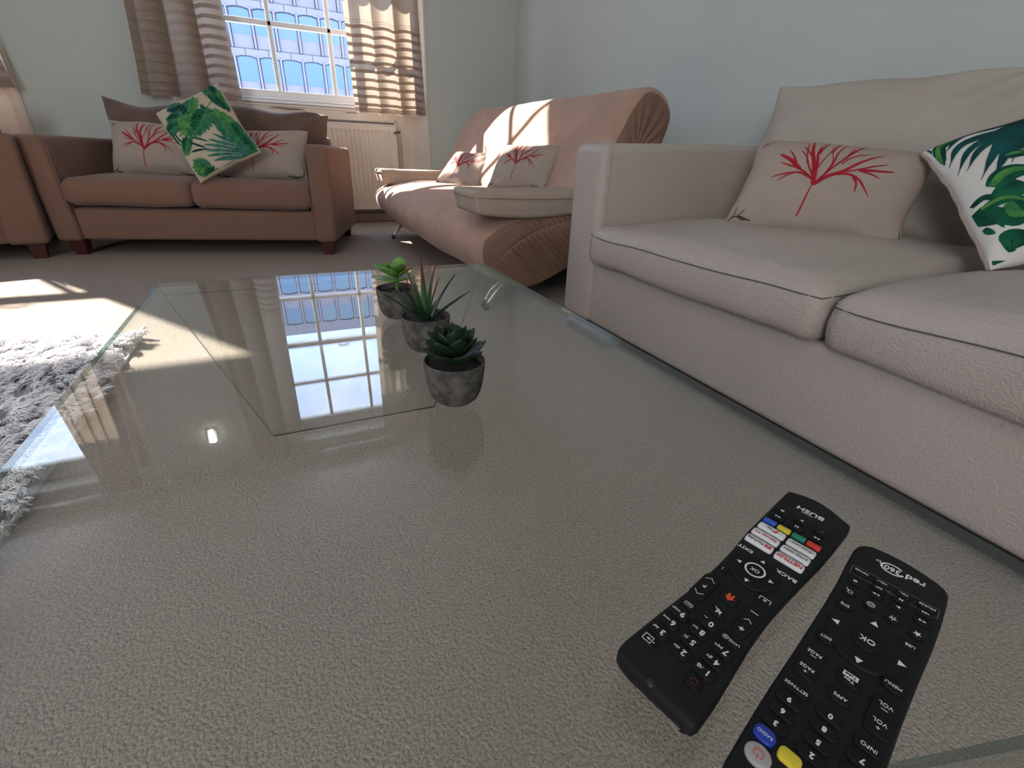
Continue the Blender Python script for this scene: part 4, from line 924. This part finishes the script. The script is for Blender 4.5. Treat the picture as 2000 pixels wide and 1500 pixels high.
def ringm(k, cx, cy, ro, ri, mt='white_ink', z=None, n=36, a0=0, a1=2 * PI, sy=1., name='ring'):
    z = (k.get('top', 0) + .0002) if z is None else z; v = []; f = []; full = abs(a1 - a0 - 2 * PI) < 1e-6
    for i in range(n + (0 if full else 1)):
        a = a0 + (a1 - a0) * i / n
        for r in (ro, ri): v.append(((cx + r * math.cos(a)) * .01, (cy + sy * r * math.sin(a)) * .01, z))
    m_ = len(v) // 2
    for i in range(m_ if full else m_ - 1): j = (i + 1) % m_; f.append((2 * i, 2 * j, 2 * j + 1, 2 * i + 1))
    return pyd(name, v, f, mt, k, smooth=False)
def rect(k, x0, x1, y0, y1, mt='white_ink', name='symbol'): return poly(k, [(x0, y0), (x1, y0), (x1, y1), (x0, y1)], mt, name=name)

# ---- first remote
r1 = rframe((.2991, .1305), 104.713, 'remote_control', 'black waisted television remote with six white app keys and four coloured keys')
o1 = [(-1.88, -.30), (-1.3, -.62), (-.6, -.98), (0, -1.18), (.6, -1.26), (1.3, -1.16), (1.9, -.95), (2.32, -.74), (2.36, -.3), (2.33, 2), (2.27, 5.7), (2.10, 8.2), (2.05, 9.8), (2.08, 12), (2.22, 14), (2.36, 16.2), (2.46, 18), (2.42, 18.45), (2.25, 18.8), (1.9, 18.95), (1.29, 19.05), (-.14, 19.02), (-1.5, 18.98), (-1.9, 18.9), (-2.02, 18.5), (-1.98, 17), (-1.82, 15), (-1.66, 13), (-1.60, 11), (-1.62, 9.8), (-1.70, 8), (-1.78, 6.5), (-1.90, 4.5), (-1.94, 2.9), (-1.95, .2)]
c1 = body(r1, o1)
lg = text('BUSH', .0056, (.0033, .0066, .0181), 'white_ink', r1, 1.25, bold=.0001); rect(r1, .05, .75, 1.02, 1.07).location.z = .0181
def sym(k, kind, mt='white_ink', s=.13):
    if kind == 'stop': rect(k, -s * .8, s * .8, -s * .6, s * .6, mt)
    elif kind == 'play': tri(k, 0, 0, s, 0, mt)
    elif kind == 'rew': tri(k, -s * .7, 0, s * .8, PI, mt); tri(k, s * .7, 0, s * .8, PI, mt)
    elif kind == 'ff': tri(k, -s * .7, 0, s * .8, 0, mt); tri(k, s * .7, 0, s * .8, 0, mt)
    elif kind == 'pause': rect(k, -s * .8, -s * .2, -s * .7, s * .7, mt); rect(k, s * .2, s * .8, -s * .7, s * .7, mt)
    elif kind == 'next': tri(k, -s * .7, 0, s * .8, 0, mt); tri(k, s * .5, 0, s * .8, 0, mt); rect(k, s * 1.3, s * 1.5, -s * .6, s * .6, mt)
    elif kind == 'prev': tri(k, s * .7, 0, s * .8, PI, mt); tri(k, -s * .5, 0, s * .8, PI, mt); rect(k, -s * 1.5, -s * 1.3, -s * .6, s * .6, mt)
    elif kind == 'rec': ringm(k, 0, 0, s * .8, .001, mt, n=16)
for x, y, k in ((1.57, 2.15, 'stop'), (.34, 2.12, 'play'), (-.90, 2.2, 'rec'), (1.53, 2.98, 'rew'), (.34, 2.98, 'pause'), (-.88, 3.05, 'ff')):
    sym(key(r1, x, y, .95, .52), k, 'dim_red' if k == 'rec' else 'white_ink')
for x, c in ((1.63, 'blue'), (.75, 'yellow'), (-.14, 'green'), (-1.02, 'red')): key(r1, x, 3.88, .78, .42, 'key_' + c, up=.0018, r=.08, label=c + ' shortcut key')
for i, (l, r_) in enumerate((('freeview', 'freeview play'), ('Rakuten TV', 'prime video'), ('YouTube', 'NETFLIX'))):
    y = 4.68 + .86 * i
    a = key(r1, 1.19, y, 1.62, .60, 'white_key', up=.002, r=.14, label='white app shortcut key')
    b_ = key(r1, -.60, y + .06, 1.62, .60, 'white_key', up=.002, r=.14, label='white app shortcut key')
    if i == 0: T(a, 'Play', .20, 'black_ink', .15, -.02, 1.2); poly(a, [(-.32, .17), (-.05, .17), (-.12, .02), (-.2, 0), (-.3, -.16), (-.4, -.12), (-.32, .02)], 'red_ink'); T(b_, 'freeview', .25, 'black_ink', 0, 0, 1.3); ringm(b_, 0, 0, .70, .67, 'black_ink', sy=.30)
    if i == 1: T(a, 'Rakuten TV', .26, 'red_ink', 0, 0, 1.05, .00004); T(b_, 'prime video', .25, 'black_ink', 0, .03, 1.1); ringm(b_, 0, .12, .35, .325, 'black_ink', a0=PI * 1.2, a1=PI * 1.8, sy=.8)
    if i == 2:
        T(a, 'YouTube', .28, 'black_ink', .22, 0, .95, .00004)
        rect(a, -.68, -.32, -.13, .13, 'red_ink'); tri(a, -.49, 0, .08, 0, 'white_key').location.z = .0001
        T(b_, 'NETFLIX', .40, 'red_ink', 0, 0, .95, .00009)
for s, x, y in (('EXIT', 1.55, 7.35), ('BACK', -.92, 7.55)): text(s, .0036, (x * .01, y * .01, .0181), 'white_ink', r1, 1.25, bold=.00006)
pd_ = key(r1, .34, 8.83, 2.7, 2.75, shape='oval', up=.0014, name='direction_pad'); okb = key(pd_, 0, 0, 1.15, 1.15, shape='oval', up=.0008, th=.0014); okb.location = (0, 0, .0014); okb['top'] = .0008
ringm(okb, 0, 0, .56, .46); T(okb, 'OK', .36, dx=0, dy=0)
for a, x, y in ((PI / 2, 0, 1.02), (-PI / 2, 0, -1.06), (0, .92, -.02), (PI, -.92, .04)): tri(pd_, x, y, .16, a)
ki = key(r1, 1.62, 10.02, .58, 1.0, up=.0008, r=.25); T(ki, 'i', .34)
kb = key(r1, -.92, 10.3, .9, .62, up=.0008, r=.2); rect(kb, -.3, .3, -.16, -.12); rect(kb, -.3, -.26, -.16, .12); rect(kb, .26, .3, -.16, .12); T(kb, '\u2630' if False else '=', .36, dy=.0)
kp_ = key(r1, 1.60, 12.05, .86, 2.1, r=.25); T(kp_, 'P', .36, 'white_ink')
def chev(k, cx, cy, s, up, mt='white_ink', w=.05):
    d = 1 if up else -1; poly(k, [(cx - s, cy - d * s * .45), (cx, cy + d * s * .45), (cx, cy + d * (s * .45 + w)), (cx - s, cy - d * (s * .45 - w))], mt); poly(k, [(cx, cy + d * s * .45), (cx + s, cy - d * s * .45), (cx + s, cy - d * (s * .45 - w)), (cx, cy + d * (s * .45 + w))], mt)
chev(kp_, 0, .66, .26, True); chev(kp_, 0, -.62, .26, False)
kh = key(r1, .35, 11.65, .95, .8, r=.25); poly(kh, [(-.28, .02), (0, .30), (.28, .02), (.17, .02), (.17, -.25), (.05, -.25), (.05, -.08), (-.05, -.08), (-.05, -.25), (-.17, -.25), (-.17, .02)], 'orange')
km = key(r1, .34, 12.97, .85, .62, r=.25); poly(km, [(-.2, -.06), (-.1, -.06), (.06, -.17), (.06, .17), (-.1, .06), (-.2, .06)]); poly(km, [(-.22, .16), (.2, -.19), (.23, -.16), (-.19, .19)])
kv = key(r1, -.94, 12.3, .86, 2.1, r=.25); T(kv, '+', .5, dy=.66, bold=.0001); chev(kv, 0, 0, .2, False); rect(kv, -.2, .2, -.75, -.70)
k_ = key(r1, 1.52, 13.8, .8, .5, up=.0008, r=.2); rect(k_, -.22, .22, -.12, -.09); rect(k_, -.22, .22, .09, .12); rect(k_, -.22, -.19, -.12, .12); rect(k_, .19, .22, -.12, .12); rect(k_, -.14, .14, -.04, -.0)
k_ = key(r1, -.9, 14.0, 1.05, .5, up=.0008, r=.2); T(k_, 'LANG.', .20, dx=-.18, dy=0); ringm(k_, .25, 0, .14, .11, sy=.9); rect(k_, .19, .31, -.03, .03)
for s, sub, x, y in (('9', 'wxyz', 1.51, 14.63), ('0', '_', .30, 13.98), ('6', 'mno', 1.55, 15.47), ('8', 'tuv', .33, 14.78), ('7', 'pqrs', -.93, 14.82), ('3', 'def', 1.58, 16.32), ('5', 'jkl', .34, 15.62), ('4', 'ghi', -.92, 15.66), ('2', 'abc', .34, 16.44), ('1', './@', -.91, 16.44)):
    k_ = key(r1, x, y, 1.05, .66, r=.3); T(k_, s, .46, dx=-.16, bold=.00008); T(k_, sub, .22 if sub != '_' else .4, dx=.24, dy=-.03)
k_ = key(r1, 1.66, 17.15, .8, .62, r=.25); rect(k_, -.2, .28, .17, .21); rect(k_, -.2, .28, -.21, -.17); rect(k_, .24, .28, -.2, .2); rect(k_, -.2, -.16, .08, .2); rect(k_, -.2, -.16, -.2, -.08); rect(k_, -.34, .0, -.02, .02); tri(k_, .03, 0, .1, 0)
k_ = key(r1, -.86, 17.28, .8, .62, r=.25, label='black power key with a dim red symbol'); ringm(k_, 0, 0, .17, .13, 'dim_red', a0=PI * .7, a1=PI * 2.3); rect(k_, -.02, .02, .05, .22, 'dim_red')
tube('screw', [(.0035, .1875, .0165), (.0035, .1875, .0184)], .0022, 'black_foot', r1, n=12)

# ---- second remote
r2 = rframe((.3007, .0777), 106.894, 'remote_control', 'black rounded media remote with a grey power key and blue and yellow keys')
o2 = [(-2.15, .95), (-2.12, .5), (-1.95, .12), (-1.6, -.16), (-1.3, -.28), (-.6, -.52), (.18, -.68), (1.0, -.70), (1.76, -.62), (2.15, -.40), (2.42, -.05), (2.52, .4), (2.50, 2), (2.42, 4), (2.42, 6.2), (2.46, 8.5), (2.50, 10.8), (2.56, 13), (2.58, 14.8), (2.56, 17.6), (2.5, 18.3), (2.2, 18.9), (1.4, 19.2), (.3, 19.3), (-.9, 19.1), (-1.6, 18.7), (-1.9, 18), (-1.95, 16), (-1.90, 13), (-1.93, 10.5), (-2.02, 7.7), (-2.14, 5.1), (-2.18, 3)]
body(r2, o2)
text('red', .0068, (-.0056, .0078, .0181), 'white_ink', r2, 1.0, bold=.00012); text('360', .0056, (.0052, .0086, .0183), 'white_ink', r2, .95, bold=.00008); text('tv', .0036, (.0124, .0066, .0181), 'white_ink', r2)
ringm(r2, .52, .84, .60, .47, z=.0182, a0=-2.4, a1=2.9, sy=.78); 
for q in ((-1.88, 2.16, 2.20, 2.235), (-1.88, 2.16, 3.0, 3.035), (-1.88, -1.845, 2.2, 3.03), (2.13, 2.165, 2.2, 3.03)): rect(r2, *q, 'grey_ink', 'outline').location.z = .0181
text('TV control', .0018, (.0029, .0290, .0182), 'grey_ink', r2)
for s, x in (('POWER', 1.68), ('VOL+', .68), ('VOL-', -.32), ('SOURCE', -1.36)): T(key(r2, x, 2.55, .8, .5, r=.2, up=.001), s, .19)
for k, x in (('stop', 1.72), ('next', .69), ('pause', -.31), ('prev', -1.35)): sym(key(r2, x, 3.18 if k != 'stop' else 3.66, .72, .42, r=.2), k, s=.11)
sym(key(r2, .69, 3.80, .72, .42, r=.2), 'ff', s=.12); sym(key(r2, -.33, 3.86, .72, .42, r=.2), 'play', s=.12); sym(key(r2, -1.36, 3.92, .72, .42, r=.2), 'rew', s=.12)
k_ = key(r2, 1.74, 4.72, .66, .5, r=.25); ringm(k_, -.05, .03, .13, .09); poly(k_, [(.03, -.07), (.17, -.19), (.2, -.16), (.06, -.03)])
k_ = key(r2, .70, 4.82, .66, .5, r=.25); ringm(k_, 0, 0, .19, .155); ringm(k_, 0, 0, .1, .065)
def star(k, ro, ri, hollow=False):
    pts = [((ro if i % 2 == 0 else ri) * math.cos(PI / 2 + i * PI / 5), (ro if i % 2 == 0 else ri) * math.sin(PI / 2 + i * PI / 5)) for i in range(10)]
    poly(k, pts); 
    if hollow: poly(k, [(a * .45, b_ * .45) for a, b_ in pts], 'button', z=k['top'] + .0003)
star(key(r2, -.30, 4.93, .66, .5, r=.25), .20, .085, True); star(key(r2, -1.35, 5.05, .66, .5, r=.25), .20, .085)
T(key(r2, 1.62, 5.9, .8, .5, r=.25), 'EPG', .24); T(key(r2, -1.25, 6.12, .8, .5, r=.25), 'USB', .24)
dp = key(r2, .24, 7.52, 3.5, 3.55, shape='oval', up=.0012, name='direction_pad'); ok2 = key(dp, 0, 0, 1.25, 1.25, shape='oval', up=.0010, th=.0012); ok2.location = (0, 0, .0012); ok2['top'] = .001
T(ok2, 'OK', .46, bold=.00006)
for a, x, y in ((PI / 2, 0, 1.46), (-PI / 2, 0, -1.46), (0, 1.38, -.1), (PI, -1.42, .1)): tri(dp, x, y, .21, a)
T(key(r2, 1.66, 8.85, .85, .55, r=.27, up=.0016), 'EXIT', .24); T(key(r2, -1.18, 9.15, .9, .6, r=.27, up=.0016), 'MENU', .24)
kp2 = key(r2, 1.73, 10.85, .98, 1.9, r=.25); T(kp2, 'PAGE', .26, dy=-.66); rect(kp2, -.13, .13, -.44, -.40); T(kp2, 'PAGE', .26, dy=.38); T(kp2, '+', .32, dy=.64)
ky = key(r2, .24, 10.28, .98, .75, r=.3); rect(ky, -.30, .30, -.28, .0); T(ky, 'Tube', .22, 'black_ink', dy=-.15, bold=.00004).location.z += .0002; T(ky, 'You', .25, dy=.13, bold=.00003)
kv2 = key(r2, -1.18, 11.1, .98, 2.05, r=.25); T(kv2, 'VOL', .28, dy=-.66); rect(kv2, -.13, .13, -.40, -.36); T(kv2, 'VOL', .28, dy=.34); T(kv2, '+', .32, dy=.66)
T(key(r2, .27, 11.55, .95, .62, r=.28), 'APPS', .25); T(key(r2, 1.72, 12.62, 1.15, .5, r=.22), 'SETTINGS', .22); T(key(r2, -1.13, 12.9, 1.05, .5, r=.22), 'INFO', .26)
for s, x, y in (('9', 1.72, 13.42), ('6', 1.73, 14.15), ('3', 1.74, 14.88), ('0', .29, 12.80), ('8', .30, 13.56), ('5', .30, 14.30), ('2', .31, 15.02), ('7', -1.10, 13.68), ('4', -1.1, 14.42), ('1', -1.1, 15.15)):
    T(key(r2, x, y, 1.1, .56, r=.27), s, .34, dx=0, bold=.00012)
T(key(r2, 1.86, 15.68, .85, .72, 'key_radio', r=.32, up=.0018, label='blue radio key'), 'RADIO', .20)
(key(r2, .86, 15.78, .85, .62, 'key_yellow', r=.22, up=.0018, label='yellow key'))
key(r2, -.15, 15.85, .85, .62, 'key_green', r=.22, up=.0018, label='green key')
kw = key(r2, 1.74, 16.62, 1.0, .92, 'key_grey', shape='oval', up=.0018, label='round grey power key'); ringm(kw, 0, 0, .2, .165, 'orange', a0=PI * .7, a1=PI * 2.3); rect(kw, -.02, .02, .03, .24, 'orange')
tube('infrared_lens', [(.018, .1775, .0175), (.018, .1795, .0178)], .003, 'black_foot', r2, n=12)
